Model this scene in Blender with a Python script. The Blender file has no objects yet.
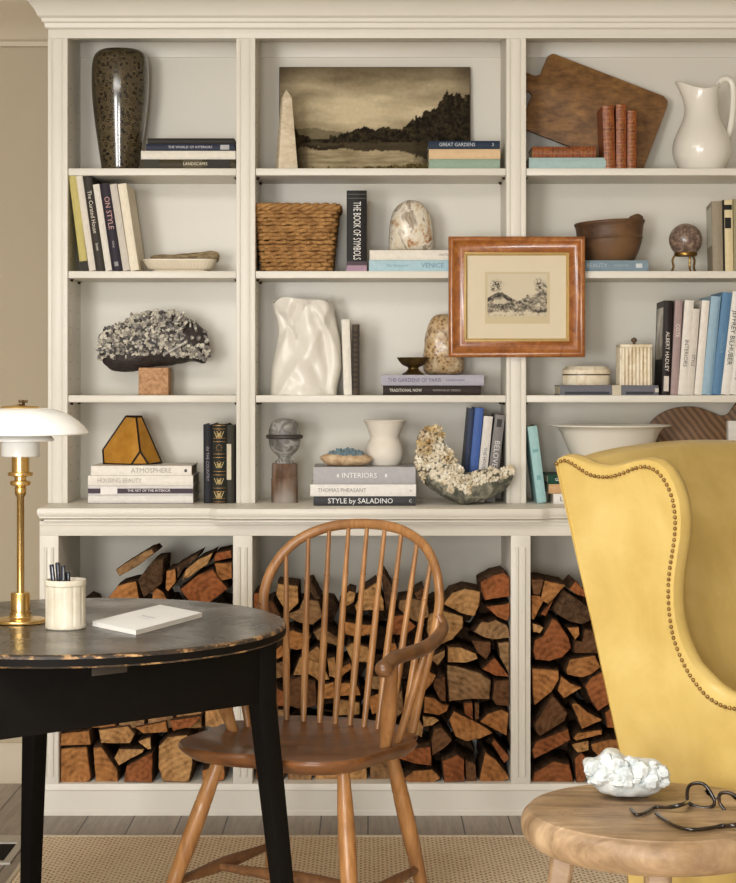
import bpy, bmesh, math, random
from mathutils import Vector, Matrix, noise as mn
rnd = random.Random(7)
PI = math.pi
SC = bpy.context.scene
COL = SC.collection
# ---------------------------------------------------------------- camera frame
F = 1828.5; CX = 368.0; CY = 380.0; EYE = 1.225
DU = 5.30      # distance of the upper face frame
DL = 5.146     # distance of the lower face frame
DB = 5.535     # back panel
DW = 5.57      # room wall
def X(px, d): return (px-CX)*d/F
def Z(py, d): return EYE-(py-CY)*d/F
def W(px, py, d): return Vector((X(px, d), d, Z(py, d)))
def PZ(px, py, z):
    d = (EYE-z)*F/(py-CY)
    return Vector((X(px, d), d, z))
# ---------------------------------------------------------------- colours, materials
def lin(c):
    c = c/255.0
    return c/12.92 if c <= 0.04045 else ((c+0.055)/1.055)**2.4
def rgb(c, k=1.0): return (lin(c[0])*k, lin(c[1])*k, lin(c[2])*k, 1)
MATS = {}
class NT:
    def __init__(s, name):
        s.m = bpy.data.materials.new(name); s.m.use_nodes = True
        s.t = s.m.node_tree; s.t.nodes.clear()
        s.o = s.n('ShaderNodeOutputMaterial'); s.b = s.n('ShaderNodeBsdfPrincipled')
        s.l(s.b.outputs[0], s.o.inputs[0]); s._tc = None
    def n(s, k, **kw):
        x = s.t.nodes.new(k)
        for a, v in kw.items(): setattr(x, a, v)
        return x
    def l(s, a, b): s.t.links.new(a, b)
    def co(s, scale=(1,1,1), rot=(0,0,0)):
        if s._tc is None: s._tc = s.n('ShaderNodeTexCoord')
        mp = s.n('ShaderNodeMapping')
        mp.inputs['Scale'].default_value = scale; mp.inputs['Rotation'].default_value = rot
        s.l(s._tc.outputs['Object'], mp.inputs['Vector']); return mp.outputs[0]
    def noise(s, scale, detail=4, rough=.55, dist=0, vec=None, sc=(1,1,1)):
        x = s.n('ShaderNodeTexNoise')
        x.inputs['Scale'].default_value = scale; x.inputs['Detail'].default_value = detail
        x.inputs['Roughness'].default_value = rough; x.inputs['Distortion'].default_value = dist
        s.l(vec if vec is not None else s.co(sc), x.inputs['Vector']); return x.outputs[0]
    def ramp(s, fac, stops, interp='LINEAR'):
        r = s.n('ShaderNodeValToRGB'); e = r.color_ramp.elements; r.color_ramp.interpolation = interp
        while len(e) < len(stops): e.new(0.5)
        for q, (p, c) in zip(e, stops): q.position = p; q.color = c if len(c) == 4 else rgb(c)
        s.l(fac, r.inputs[0]); return r.outputs[0]
    def mix(s, fac, a, b, mode='MIX'):
        x = s.n('ShaderNodeMix', data_type='RGBA', blend_type=mode)
        for sock, v in ((x.inputs[0], fac), (x.inputs[6], a), (x.inputs[7], b)):
            if isinstance(v, (int, float)): sock.default_value = v
            elif isinstance(v, tuple): sock.default_value = v if len(v) == 4 else rgb(v)
            else: s.l(v, sock)
        return x.outputs[2]
    def math(s, op, a, b=0.0, c=None):
        x = s.n('ShaderNodeMath', operation=op)
        for k, v in enumerate((a, b) if c is None else (a, b, c)):
            if isinstance(v, (int, float)): x.inputs[k].default_value = v
            else: s.l(v, x.inputs[k])
        return x.outputs[0]
    def bump(s, h, strength=.3, dist=.002):
        b = s.n('ShaderNodeBump'); b.inputs['Strength'].default_value = strength; b.inputs['Distance'].default_value = dist
        s.l(h, b.inputs['Height']); s.l(b.outputs[0], s.b.inputs['Normal'])
    def set(s, rough=.5, metal=0, spec=.5, coat=0):
        s.b.inputs['Roughness'].default_value = rough; s.b.inputs['Metallic'].default_value = metal
        s.b.inputs['Specular IOR Level'].default_value = spec; s.b.inputs['Coat Weight'].default_value = coat
        s.b.inputs['Coat Roughness'].default_value = .12
    def base(s, v):
        if isinstance(v, tuple): s.b.inputs['Base Color'].default_value = v if len(v) == 4 else rgb(v)
        else: s.l(v, s.b.inputs['Base Color'])
def pm(name, col, rough=.5, metal=0, var=.12, ns=30, bump=0, bs=80, coat=0, spec=.5, sc=(1,1,1), bd=.001):
    if name in MATS: return MATS[name]
    t = NT(name); t.set(rough, metal, spec, coat)
    if var: t.base(t.ramp(t.noise(ns, 4, sc=sc), [(.25, rgb(col, 1-var)), (.75, rgb(col, 1+var*.6))]))
    else: t.base(col)
    if bump: t.bump(t.noise(bs, 5, .6, sc=sc), bump, bd)
    MATS[name] = t.m; return t.m
def cover(col):      # printed cloth or paper of a book cover
    k = .72 if sum(col) < 330 else 1
    return pm('book_cover_%d_%d_%d' % col, tuple(int(c*k) for c in col), .55, var=.1, ns=60, bump=.08, bs=400, spec=.25)
def wood(name, c1, c2, scale=6, axis=0, rough=.45, coat=0, stretch=12, bump=.15, c3=None):
    if name in MATS: return MATS[name]
    t = NT(name); t.set(rough, 0, .4, coat)
    sc = [stretch]*3; sc[axis] = 1
    a = t.noise(scale, 6, .6, .6, sc=tuple(sc)); b = t.noise(scale*.5, 3, .5)
    c = t.ramp(a, [(.3, rgb(c1)), (.7, rgb(c2))])
    if c3: c = t.mix(t.ramp(b, [(.45, (0,0,0,1)), (.62, (1,1,1,1))]), c, t.mix(.65, c, rgb(c3)))
    t.base(c); t.bump(a, bump, .001); MATS[name] = t.m; return t.m
# ---------------------------------------------------------------- mesh builder
class MB:
    def __init__(s): s.v = []; s.f = []; s.mi = []; s.cur = 0
    def add(s, vs, fs):
        o = len(s.v); s.v += [Vector(q) for q in vs]
        for f in fs: s.f.append(tuple(i+o for i in f)); s.mi.append(s.cur)
        return s
    def box(s, x0, x1, y0, y1, z0, z1):
        return s.add([(x0,y0,z0),(x1,y0,z0),(x1,y1,z0),(x0,y1,z0),(x0,y0,z1),(x1,y0,z1),(x1,y1,z1),(x0,y1,z1)],
                     [(0,3,2,1),(4,5,6,7),(0,1,5,4),(1,2,6,5),(2,3,7,6),(3,0,4,7)])
    def rings(s, R, closed=False, cap=True):
        n = len(R[0]); fs = []; vs = [p for r in R for p in r]; m = len(R)
        for i in range(m if closed else m-1):
            j = (i+1) % m
            for k in range(n):
                q = (k+1) % n; fs.append((i*n+k, i*n+q, j*n+q, j*n+k))
        if cap and not closed:
            fs.append(tuple(range(n))[::-1]); fs.append(tuple((m-1)*n+k for k in range(n)))
        return s.add(vs, fs)
    def tube(s, pts, r, n=10, closed=False, cap=True, flat=None):
        pts = [Vector(p) for p in pts]; m = len(pts)
        rr = r if isinstance(r, (list, tuple)) else [r]*m
        R = []; up = None
        for i in range(m):
            a = pts[(i-1) % m] if (closed or i > 0) else pts[i]
            b = pts[(i+1) % m] if (closed or i < m-1) else pts[i]
            t = (b-a).normalized()
            if up is None:
                up = Vector((0,0,1)) if abs(t.z) < .9 else Vector((0,1,0))
            u = (up-t*up.dot(t)).normalized(); w = t.cross(u); up = u
            q = rr[i]; fu = flat if flat else 1
            R.append([pts[i]+(u*math.cos(2*PI*k/n)*fu+w*math.sin(2*PI*k/n))*q for k in range(n)])
        return s.rings(R, closed, cap)
    def lathe(s, prof, c=(0,0,0), n=40, sx=1, sy=1):
        c = Vector(c); vs = []; fs = []; idx = []
        for r, z in prof:
            if r < 1e-6: idx.append([len(vs)]); vs.append(c+Vector((0,0,z)))
            else:
                idx.append(list(range(len(vs), len(vs)+n)))
                vs += [c+Vector((r*sx*math.cos(2*PI*k/n), r*sy*math.sin(2*PI*k/n), z)) for k in range(n)]
        for a, b in zip(idx, idx[1:]):
            for k in range(n):
                q = (k+1) % n
                if len(a) == 1 and len(b) == 1: continue
                if len(a) == 1: fs.append((a[0], b[q], b[k]))
                elif len(b) == 1: fs.append((a[k], a[q], b[0]))
                else: fs.append((a[k], a[q], b[q], b[k]))
        return s.add(vs, fs)
    def prism(s, pts, y0, y1):     # outline in x,z pushed along y
        n = len(pts)
        return s.rings([[Vector((p[0], y0, p[1])) for p in pts], [Vector((p[0], y1, p[1])) for p in pts]])
    def slab(s, pts, z0, z1):      # outline in x,y pushed along z
        return s.rings([[Vector((p[0], p[1], z0)) for p in pts], [Vector((p[0], p[1], z1)) for p in pts]])
    def sphere(s, c, r, n=16, m=10):
        if not isinstance(r, (tuple, list)): r = (r, r, r)
        c = Vector(c); vs = [c+Vector((0,0,-r[2]))]; fs = []
        for i in range(1, m):
            a = -PI/2+PI*i/m
            vs += [c+Vector((r[0]*math.cos(a)*math.cos(2*PI*k/n), r[1]*math.cos(a)*math.sin(2*PI*k/n), r[2]*math.sin(a))) for k in range(n)]
        vs.append(c+Vector((0,0,r[2]))); L = len(vs)-1
        for k in range(n):
            q = (k+1) % n; fs.append((0, 1+q, 1+k)); fs.append((L, L-n+k, L-n+q))
            for i in range(m-2): fs.append((1+i*n+k, 1+i*n+q, 1+(i+1)*n+q, 1+(i+1)*n+k))
        return s.add(vs, fs)
    def frame(s, prof, x0, x1, z0, z1):   # mitred frame: (inset, y) profile round a rectangle
        R = []
        for i, y in prof:
            R.append([Vector((x0+i,y,z0+i)), Vector((x1-i,y,z0+i)), Vector((x1-i,y,z1-i)), Vector((x0+i,y,z1-i))])
        return s.rings(R, closed=True)
    def inflate(s, pts, d, yf, yb, rings=10, c=None, amp=0, fr=20, seed=0, pw=.5, sub=3):   # rounded solid from an outline traced at distance d
        P = [Vector((X(p[0], d), 0, Z(p[1], d))) for p in pts]
        P = [P[i].lerp(P[(i+1) % len(P)], k/sub) for i in range(len(P)) for k in range(sub)]
        for _ in range(2): P = [(P[i-1]+P[i]*2+P[(i+1) % len(P)])/4 for i in range(len(P))]
        n = len(P)
        if c: C = Vector((X(c[0], d), 0, Z(c[1], d)))
        else: C = sum(P, Vector())/n
        vs = []; fs = []
        T = [math.sin(PI/2*i/rings) for i in range(1, rings+1)]
        seq = [(t, -1) for t in T]+[(t, 1) for t in T[-2::-1]]
        def dis(p):
            if not amp: return p
            q = p*fr+Vector((seed*3.1, seed, seed*7))
            return p+Vector((mn.noise(q), mn.noise(q+Vector((9,0,0))), mn.noise(q+Vector((0,9,0)))))*amp+(p-Vector((C.x,d,C.z)))*(mn.noise(q*2.3)*amp*4)
        vs.append(dis(Vector((C.x, d-yf, C.z))))
        for t, sg in seq:
            h = max(0, 1-t*t)**pw; y = d-yf*h if sg < 0 else d+yb*h
            vs += [dis(Vector((C.x+(p.x-C.x)*t, y, C.z+(p.z-C.z)*t))) for p in P]
        vs.append(dis(Vector((C.x, d+yb, C.z)))); L = len(vs)-1; m = len(seq)
        for k in range(n):
            q = (k+1) % n; fs.append((0, 1+q, 1+k)); fs.append((L, L-n+k, L-n+q))
            for i in range(m-1): fs.append((1+i*n+k, 1+i*n+q, 1+(i+1)*n+q, 1+(i+1)*n+k))
        return s.add(vs, fs)
    def crystal(s, p, ax, r, L, n=6):
        ax = Vector(ax).normalized(); u = ax.orthogonal().normalized(); w = ax.cross(u); p = Vector(p)
        R = [[p+ax*h+(u*math.cos(2*PI*k/n)+w*math.sin(2*PI*k/n))*q for k in range(n)] for h, q in ((-L*.4, r*.8), (L*.6, r), (L, r*.35))]
        return s.rings(R)
    def moved(s, m):
        s.v = [m @ v for v in s.v]; return s
    def build(s, name, mats, parent=None, bevel=0, angle=35, seg=2, world=True, normals=True):
        me = bpy.data.meshes.new(name); o = bpy.data.objects.new(name, me)
        off = wloc(parent) if (parent and world) else (Vector() if parent or not world else None)
        vs = s.v
        loc = None
        if parent is None and world:      # a thing that is one mesh: origin at the middle of its base
            lo = Vector([min(v[i] for v in vs) for i in range(3)]); hi = Vector([max(v[i] for v in vs) for i in range(3)])
            loc = Vector(((lo.x+hi.x)/2, (lo.y+hi.y)/2, lo.z)); off = loc
        if off is None: off = Vector()
        me.from_pydata([tuple(v-off) for v in vs], [], s.f)
        if not isinstance(mats, (list, tuple)): mats = [mats]
        for m in mats: me.materials.append(m)
        if len(mats) > 1: me.polygons.foreach_set('material_index', s.mi)
        bm = bmesh.new(); bm.from_mesh(me)
        if normals: bmesh.ops.recalc_face_normals(bm, faces=bm.faces)
        if bevel:
            ed = [e for e in bm.edges if len(e.link_faces) == 2 and e.calc_face_angle(0) > math.radians(30)]
            bmesh.ops.bevel(bm, geom=ed, offset=bevel, segments=seg, profile=.5, affect='EDGES', clamp_overlap=True)
        bm.to_mesh(me); bm.free()
        for p in me.polygons: p.use_smooth = True
        me.set_sharp_from_angle(angle=math.radians(angle))
        COL.objects.link(o)
        if parent: o.parent = parent
        elif loc is not None: o.location = loc
        WL[o.name] = off
        return o
WL = {}
def wloc(o): return WL.get(o.name, Vector())
def tag(o, label, cat, group=None):
    o['label'] = label; o['category'] = cat
    if group: o['group'] = group
    return o
def thing(name, label, cat, loc=(0,0,0), group=None, rot=None):
    o = bpy.data.objects.new(name, None); COL.objects.link(o); o.location = loc; o.empty_display_size = .05
    if rot: o.rotation_euler = rot
    WL[o.name] = Vector(loc)
    return tag(o, label, cat, group)
def struct(o): o['kind'] = 'structure'; return o
def smooth_path(pts, k=6):       # Catmull-Rom
    P = [Vector(p) for p in pts]; out = []
    for i in range(len(P)-1):
        a = P[max(i-1, 0)]; b = P[i]; c = P[i+1]; e = P[min(i+2, len(P)-1)]
        for j in range(k):
            t = j/k
            out.append(.5*((2*b)+(c-a)*t+(2*a-5*b+4*c-e)*t*t+(3*b-a-3*c+e)*t*t*t))
    out.append(P[-1]); return out
def lettering(txt, size, maxlen=None):
    cu = bpy.data.curves.new('lettering', 'FONT'); cu.body = txt; cu.size = size; cu.extrude = 0; cu.resolution_u = 2
    cu.align_x = 'CENTER'; cu.align_y = 'CENTER'
    o = bpy.data.objects.new('lettering', cu); COL.objects.link(o)
    me = bpy.data.meshes.new_from_object(o)
    bpy.data.objects.remove(o); bpy.data.curves.remove(cu)
    vs = [v.co.copy() for v in me.vertices]; fs = [tuple(p.vertices) for p in me.polygons]
    bpy.data.meshes.remove(me)
    if vs:
        w = max(v.x for v in vs)-min(v.x for v in vs)
        if maxlen and w > maxlen: vs = [Vector((v.x*maxlen/w, v.y, 0)) for v in vs]
    return vs, fs
def attr_mat(name, rough=.5):
    t = NT(name); a = t.n('ShaderNodeAttribute', attribute_name='Col'); t.base(a.outputs['Color']); t.set(rough, 0, .12)
    t.bump(t.noise(300, 4), .15, .0005); return t.m
def picture(name, x0, x1, z0, z1, y, nx, nz, fn, mat, parent, tilt=0):
    vs = []; fs = []; cols = []
    for j in range(nz+1):
        for i in range(nx+1):
            u = i/nx; v = j/nz
            vs.append((x0+(x1-x0)*u, y+tilt*v, z0+(z1-z0)*v)); c = fn(u, v); cols += [lin(c[0]), lin(c[1]), lin(c[2]), 1]
    for j in range(nz):
        for i in range(nx):
            a = j*(nx+1)+i; fs.append((a, a+1, a+nx+2, a+nx+1))
    b = MB(); b.add(vs, fs); o = b.build(name, mat, parent, normals=False)
    at = o.data.color_attributes.new('Col', 'FLOAT_COLOR', 'POINT'); at.data.foreach_set('color', cols)
    return o
# ================================================================= setting
paint = pm('cabinet_paint', (226,221,209), .42, var=.025, ns=3, bump=.03, bs=120)
wallp = pm('wall_paint', (172,158,134), .7, var=.03, ns=2, bump=.05, bs=200)
wtrim = pm('wall_trim_paint', (186,172,148), .5, var=.03, ns=3)
ceilp = pm('ceiling_paint', (232,226,214), .8, var=.02, ns=3)
def floor_mat():
    t = NT('floor_boards'); t.set(.42, 0, .4)
    v = t.co((1,1,1), (0,0,PI/2))
    br = t.n('ShaderNodeTexBrick', offset=.37, offset_frequency=2); t.l(v, br.inputs['Vector'])
    br.inputs['Scale'].default_value = 1; br.inputs['Brick Width'].default_value = 1.3; br.inputs['Row Height'].default_value = .131
    br.inputs['Mortar Size'].default_value = .0022; br.inputs['Mortar Smooth'].default_value = .2
    br.inputs['Color1'].default_value = rgb((178,166,154)); br.inputs['Color2'].default_value = rgb((158,146,134)); br.inputs['Mortar'].default_value = rgb((38,30,25))
    g = t.noise(5, 6, .65, .5, sc=(14,1,1))
    c = t.mix(.55, br.outputs['Color'], t.ramp(g, [(.3, rgb((120,112,105))), (.7, rgb((255,250,245)))]), 'MULTIPLY')
    t.base(c); t.bump(t.math('SUBTRACT', g, t.math('MULTIPLY', br.outputs['Fac'], 2.0)), .25, .002); return t.m
RX0, RX1, RY0 = -2.9, 2.9, -2.6
b = MB(); b.box(RX0-.1, RX1+.1, RY0, DW+.1, -.05, 0); struct(b.build('floor', floor_mat(), None, world=False))
b = MB(); b.box(RX0-.1, RX1+.1, DW, DW+.1, 0, 2.40); struct(b.build('wall_back', wallp, None, world=False))
b = MB(); b.box(RX0-.1, RX0, RY0, DW, 0, 2.40); struct(b.build('wall_left', wallp, None, world=False))
b = MB(); b.box(RX1, RX1+.1, RY0, DW, 0, 2.40); struct(b.build('wall_right', wallp, None, world=False))
b = MB(); b.box(RX0-.1, RX1+.1, RY0, DW+.1, 2.401, 2.45); struct(b.build('ceiling', ceilp, None, world=False))
def sweep(path_of, prof):          # moulding: profile (outset, z) along a mitred path
    b = MB(); b.rings([[Vector((*path_of(o)[k], z)) for o, z in prof] for k in range(len(path_of(0)))], cap=True); return b
XL, XR = X(48, DU), X(815, DU)
LXL, LXR = X(39.5, DL), X(825, DL)
cp = [(0,2.238),(.01,2.24),(.011,2.254),(.018,2.258),(.02,2.263),(.028,2.285),(.05,2.32),(.085,2.35),(.10,2.372),(.105,2.401),(0,2.401)]
b = sweep(lambda o: [(RX0, DW-o), (XL, DW-o)], cp); struct(b.build('trim_1', wtrim, None, world=False, angle=50))
b = sweep(lambda o: [(XR, DW-o), (RX1, DW-o)], cp); struct(b.build('trim_2', wtrim, None, world=False, angle=50))
bp = [(0,0),(.018,0),(.018,.092),(.014,.1),(.016,.106),(.008,.121),(0,.122)]
b = sweep(lambda o: [(RX0, DW-o), (LXL, DW-o)], bp); struct(b.build('baseboard_back', wtrim, None, world=False, angle=50))
b = sweep(lambda o: [(LXR, DW-o), (RX1, DW-o)], bp); struct(b.build('baseboard_right', wtrim, None, world=False, angle=50))

# ================================================================= built-in bookcase
zs = [Z(168.2, DU), Z(271, DU), Z(395.3, DU)]      # shelf tops
ZC = .868                                           # counter top
ST = .0205
uprights = [(48, 67.8), (236.3, 255.3), (506.3, 526), (795, 815)]
bays = [(67.8, 236.3), (255.3, 506.3), (526, 795)]
ZT = Z(38.5, DU); ZR = Z(27.5, DU)
case = thing('bookcase', 'tall built-in off-white painted bookcase with open shelves, moulded crown and three bays', 'bookcase', (0, DU, ZC))
for a, c in uprights:
    x0, x1 = X(a, DU), X(c, DU); b = MB()
    b.box(x0, x1, DU, DW-.012, ZC, ZR)
    w = x1-x0
    for p0, p1, h in ((0, .012, .0035), (w*.28, w*.72, .003), (w-.012, w, .0035)):
        b.box(x0+p0, x0+p1, DU-h, DU+.004, ZC, ZR-.035)
    b.build('upright', paint, case, bevel=.0012)
b = MB()
b.box(XL+.001, XR-.001, DU-.001, DU+.02, ZT, ZR); b.box(XL+.002, XR-.002, DU-.004, DU+.004, ZT, ZT+.005)
b.box(XL, XR, DU-.003, DW-.012, ZR, ZR+.02); b.build('top_rail', paint, case, bevel=.001)
b = MB(); b.box(XL+.002, XR-.002, DB, DB+.012, ZC, ZR)
for a, c in bays: b.box(X(a, DU), X(c, DU), DB-.006, DB, Z(57.6, DB), ZR)
b.build('back_panel', paint, case, bevel=.001)
for (a, c) in bays:
    for z in zs:
        b = MB(); b.box(X(a, DU)+.0008, X(c, DU)-.0008, DU+.003, DB-.001, z-ST, z); b.build('shelf', paint, case, bevel=.0015)
steel = pm('dark_steel', (70,58,44), .45, .8, var=.1)
for (a, c) in bays:
    for z in zs:
        for xx, s in ((X(a, DU), 1), (X(c, DU), -1)):
            for yy in (DU+.05, DB-.05):
                b = MB(); b.tube([(xx-.002*s, yy, z-ST-.004), (xx+.008*s, yy, z-ST-.004)], .0035, 8); b.box(min(xx+.002*s, xx+.011*s), max(xx+.002*s, xx+.011*s), yy-.004, yy+.004, z-ST-.0015, z-ST-.0002)
                b.build('shelf_pin', steel, case)
hole = pm('pin_hole', (92,80,60), .8, var=0)
b = MB()
for (a, c) in bays:
    for k in range(24):
        z = ZC+.06+k*.05
        if min(abs(z-q+.01) for q in zs) < .025: continue
        for yy in (DU+.05, DB-.05):
            x = X(a, DU); b.tube([(x-.002, yy, z), (x+.0004, yy, z)], .0026, 8)
b.build('pin_holes', hole, case)
crown = [(q*1.22, z) for q, z in [(0,2.241),(.006,2.245),(.007,2.257),(.012,2.261),(.014,2.27),(.021,2.276),(.024,2.284),(.03,2.298),(.041,2.312),(.05,2.318),(.052,2.33),(.062,2.345),(.066,2.36),(.066,2.401),(0,2.401)]]
b = sweep(lambda o: [(XL-o, DW-.002), (XL-o, DU-.003-o), (XR+o, DU-.003-o), (XR+o, DW-.002)], crown)
b.build('crown', paint, case, angle=28)
# worktop, its middle stepping forward
f0, f1 = DL-.030, DL-.058
xa, xb, xc, xd = X(207, f0), X(219, f1), X(540, f1), X(553, f0)
def ctr(o):
    return [(LXL+.004-o, DW-.001), (LXL+.004-o, f0-o), (xa, f0-o), (xa+.012, f0-.006-o), (xb-.012, f1+.006-o), (xb, f1-o), (xc, f1-o), (xc+.012, f1+.006-o), (xd-.012, f0-.006-o), (xd, f0-o), (LXR-.004+o, f0-o), (LXR-.004+o, DW-.001)]
b = MB(); b.rings([[Vector((*p, z)) for p in ctr(o)] for o, z in ((-.012,.829),(-.012,.833),(-.004,.838),(.0,.8385),(.0,.842),(.003,.846),(.005,.852),(.005,.86),(.002,.866),(-.005,ZC))])
tag(b.build('worktop', paint, None, angle=30), 'long off-white painted ledge with moulded edge between the bookshelves and firewood bays', 'worktop')
ZO, ZB = Z(535.8, DL), .0885
lup = [(39.5, 58.5), (233, 252.3), (511, 530.5), (805, 825)]
cab = thing('firewood_cabinet', 'low open off-white painted cabinet with three bays full of firewood, on the floor', 'cabinet', (0, DL, 0))
for a, c in lup:
    x0, x1 = X(a, DL), X(c, DL); w = x1-x0; b = MB(); b.box(x0, x1, DL, DW-.012, ZB, .829)
    b.build('upright', paint, cab, bevel=.001)
    b = MB()
    for q in (.32, .68): b.tube([(x0+w*q, DL+.0005, ZB+.02), (x0+w*q, DL-.001, ZB+.026), (x0+w*q, DL-.001, Z(549.5, DL)), (x0+w*q, DL+.0005, Z(547.5, DL))], .0048, 10)
    b.build('fluting', paint, cab)
b = MB(); b.box(LXL+.0005, LXR-.0005, DL-.001, DL+.02, ZO, .829); b.box(LXL+.001, LXR-.001, DL-.005, DL, .815, .829); b.box(LXL, LXR, DL, DW-.012, .80, .829)
b.build('top_rail', paint, cab, bevel=.001)
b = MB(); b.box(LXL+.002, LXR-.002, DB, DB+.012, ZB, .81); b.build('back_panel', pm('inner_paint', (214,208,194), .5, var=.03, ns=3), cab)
b = MB(); b.box(LXL, LXR, DL+.001, DW-.012, ZB-.02, ZB); b.build('bottom_board', paint, cab, bevel=.001)
b = MB(); b.rings([[Vector(p) for p in ((LXL-o, DW-.002, z), (LXL-o, DL-o, z), (LXR+o, DL-o, z), (LXR+o, DW-.002, z))] for o, z in ((.004,.0),(.004,.012),(.001,.016),(.001,.068),(.003,.071),(.003,.078),(.001,.083),(0,.0875))])
b.build('plinth', paint, cab, angle=30)
# rug and floor register
def rug_mat():
    t = NT('woven_jute'); t.set(.9, 0, .2)
    if t._tc is None: t.co()
    sp = t.n('ShaderNodeSeparateXYZ'); t.l(t._tc.outputs['Object'], sp.inputs[0])
    nz = t.math('MULTIPLY', t.math('SUBTRACT', t.noise(60, 2), .5), .004)
    x = t.math('ADD', sp.outputs[0], nz); y = t.math('ADD', sp.outputs[1], nz)
    tri = t.math('PINGPONG', x, .022)
    a = t.math('SINE', t.math('MULTIPLY', t.math('ADD', y, t.math('MULTIPLY', tri, 1.1)), 2*PI/.024))
    c = t.math('SINE', t.math('MULTIPLY', x, 2*PI/.011))
    h = t.math('ADD', t.math('MULTIPLY', a, .62), t.math('MULTIPLY', c, .38))
    h = t.math('ADD', h, t.math('MULTIPLY', t.math('SUBTRACT', t.noise(25, 4), .5), .9))
    hn = t.math('MULTIPLY_ADD', h, .5, .5)
    t.base(t.ramp(hn, [(.12, (160,122,86)), (.2, (240,212,176)), (.6, (253,240,216))])); t.bump(hn, .4, .003); return t.m
rug = thing('area_rug', 'beige woven jute rug with pale bound edge on the grey plank floor', 'rug', (.7, 3.4, 0))
b = MB(); b.box(-.865, 2.2, 1.9, 4.875, 0, .008); b.build('weave', rug_mat(), rug, bevel=.002)
b = MB(); b.tube([(-.872, 1.9, .006), (-.872, 4.883, .006), (2.2, 4.883, .006)], .009, 8, flat=.5); b.build('binding', pm('rug_binding', (214,202,180), .9, var=.1, ns=200, bump=.4, bs=600), rug)
reg = thing('floor_register', 'flat metal floor register with dark slots set in the boards near the black table', 'vent', (-1.1, 4.8, 0))
p0 = PZ(17, 839, 0); d0 = PZ(0, 837, 0).y; d1 = PZ(0, 862.5, 0).y; rx1 = -.905; rx0 = -1.26
b = MB(); b.box(rx0, rx1, d0-.078, d0, 0, .005); b.box(rx0, rx1, d1-.02, d1, 0, .005); b.box(rx1-.02, rx1, d1, d0-.078, 0, .005); b.box(rx0, rx0+.02, d1, d0-.078, 0, .005)
b.build('register_frame', pm('register_metal', (176,170,158), .4, .2, var=.05), reg)
b = MB(); b.box(rx0+.005, rx1-.005, d1+.001, d0-.079, 0, .0015); b.build('register_slots', pm('register_dark', (22,17,15), .7, var=.05, spec=.1), reg)
# ================================================================= books
gold = pm('gilt', (176,128,66), .4, .5, var=.1)
pages_m = pm('paper_pages', (226,214,188), .85, var=.06, ns=40, bump=.2, bs=900, sc=(6,1,1))
def ink(c): return pm('ink_%d_%d_%d' % c, c, .6, var=0)
def book(label, group, col, t, h, dp, loc, rot=(0,0,0), title=None, tcol=(235,230,220), tsize=.5, tlen=.8, tpos=.5, soft=False, bands=None, extra=(), mat=None, name='book', flip=False, front=None):
    r = thing(name, label, 'book', loc, group, rot)
    WL[r.name] = Vector()
    m = mat or cover(col); b = MB(); tb = .0014 if soft else .0024; ov = .0005 if soft else .003
    b.box(-t/2, -t/2+tb, .003, dp, 0, h); b.box(t/2-tb, t/2, .003, dp, 0, h)
    n = 6; bul = .0012 if soft else min(.004, t*.12)
    sp = [(-t/2+t*k/n, .003-bul*math.sin(PI*k/n)-.0005) for k in range(n+1)]+[(t/2, .0048), (-t/2, .0048)]
    b.slab(sp, 0, h); cv = b.build('cover', m, r, angle=40)
    b = MB(); b.box(-t/2+tb, t/2-tb, .0045, dp-ov, ov, h-ov); b.build('pages', pages_m, r)
    def text(s, c, size, ml, pos, off=0, across=False):
        vs, fs = lettering(s, size, ml)
        if not vs: return
        b = MB(); y = -bul+.0006
        if across: b.add([(v.x, y, h*pos+v.y) for v in vs], fs)
        elif flip: b.add([(-v.y+off, y, h*pos+v.x) for v in vs], fs)
        else: b.add([(v.y+off, y, h*pos-v.x) for v in vs], fs)
        b.build('spine_lettering', ink(c), cv, normals=False)
    if title: text(title, tcol, t*tsize*1.25, h*tlen, tpos)
    for e in extra:
        if e[0] == 'text': text(*e[1:])
        elif e[0] == 'patch':                                  # (patch, colour, h0, h1, x0, x1) in fractions
            b = MB(); b.box(-t/2+t*e[4], -t/2+t*e[5], -bul+.002-.00012*extra.index(e), .003, h*e[2], h*e[3]); b.build('spine_panel', cover(e[1]), cv)
    if bands:
        g = MB()
        for q in bands:
            b = MB()
            pts = [(-t/2+t*k/8, -bul*math.sin(PI*k/8)-.0012*math.sin(PI*k/8)**.5+.0022) for k in range(9)]+[(t/2, .004), (-t/2, .004)]
            b.slab(pts, h*q-.003, h*q+.003); b.build('spine_band', m, cv, angle=50)
            for dz in (-.0055, .0045):
                g.slab([(p[0], p[1]+.0006) for p in pts], h*q+dz, h*q+dz+.0011)
        g.build('gilt_lines', gold, cv, angle=50)
        g = MB()
        for q in [(a+c)/2 for a, c in zip(bands, bands[1:])]:
            for k in range(8): g.sphere((t*.2*math.cos(k*PI/4), -bul+.0008, h*q+t*.22*math.sin(k*PI/4)), (.0016, .0006, .0016), 6, 4)
        if len(bands) > 1: g.build('gilt_ornament', gold, cv)
    if front:                                                  # picture on the board that faces outwards at x = -t/2
        b = MB(); b.box(-t/2-.0004, -t/2+.0004, dp*.12, dp*.9, h*.38, h*.93); b.build('cover_picture', front, cv)
    return r
def up(label, group, col, xb, w, xt, yt, z, d=DU+.012, dp=.19, yaw=0, **k):    # standing: foot from xb, w wide, top corner at xt,yt
    s = F/d; t = w/s; h0 = z-EYE; H = (CY-yt)/s-h0; lean = math.atan2((xt-xb)/s, H)
    h = H/math.cos(lean)-abs(math.sin(lean))*t*.5; t2 = t*math.cos(lean)
    return book(label, group, col, t2, h, dp, (X(xb+w/2, d), d, z+t2/2*abs(math.sin(lean))+.0004), (0, lean, yaw), **k)
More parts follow.
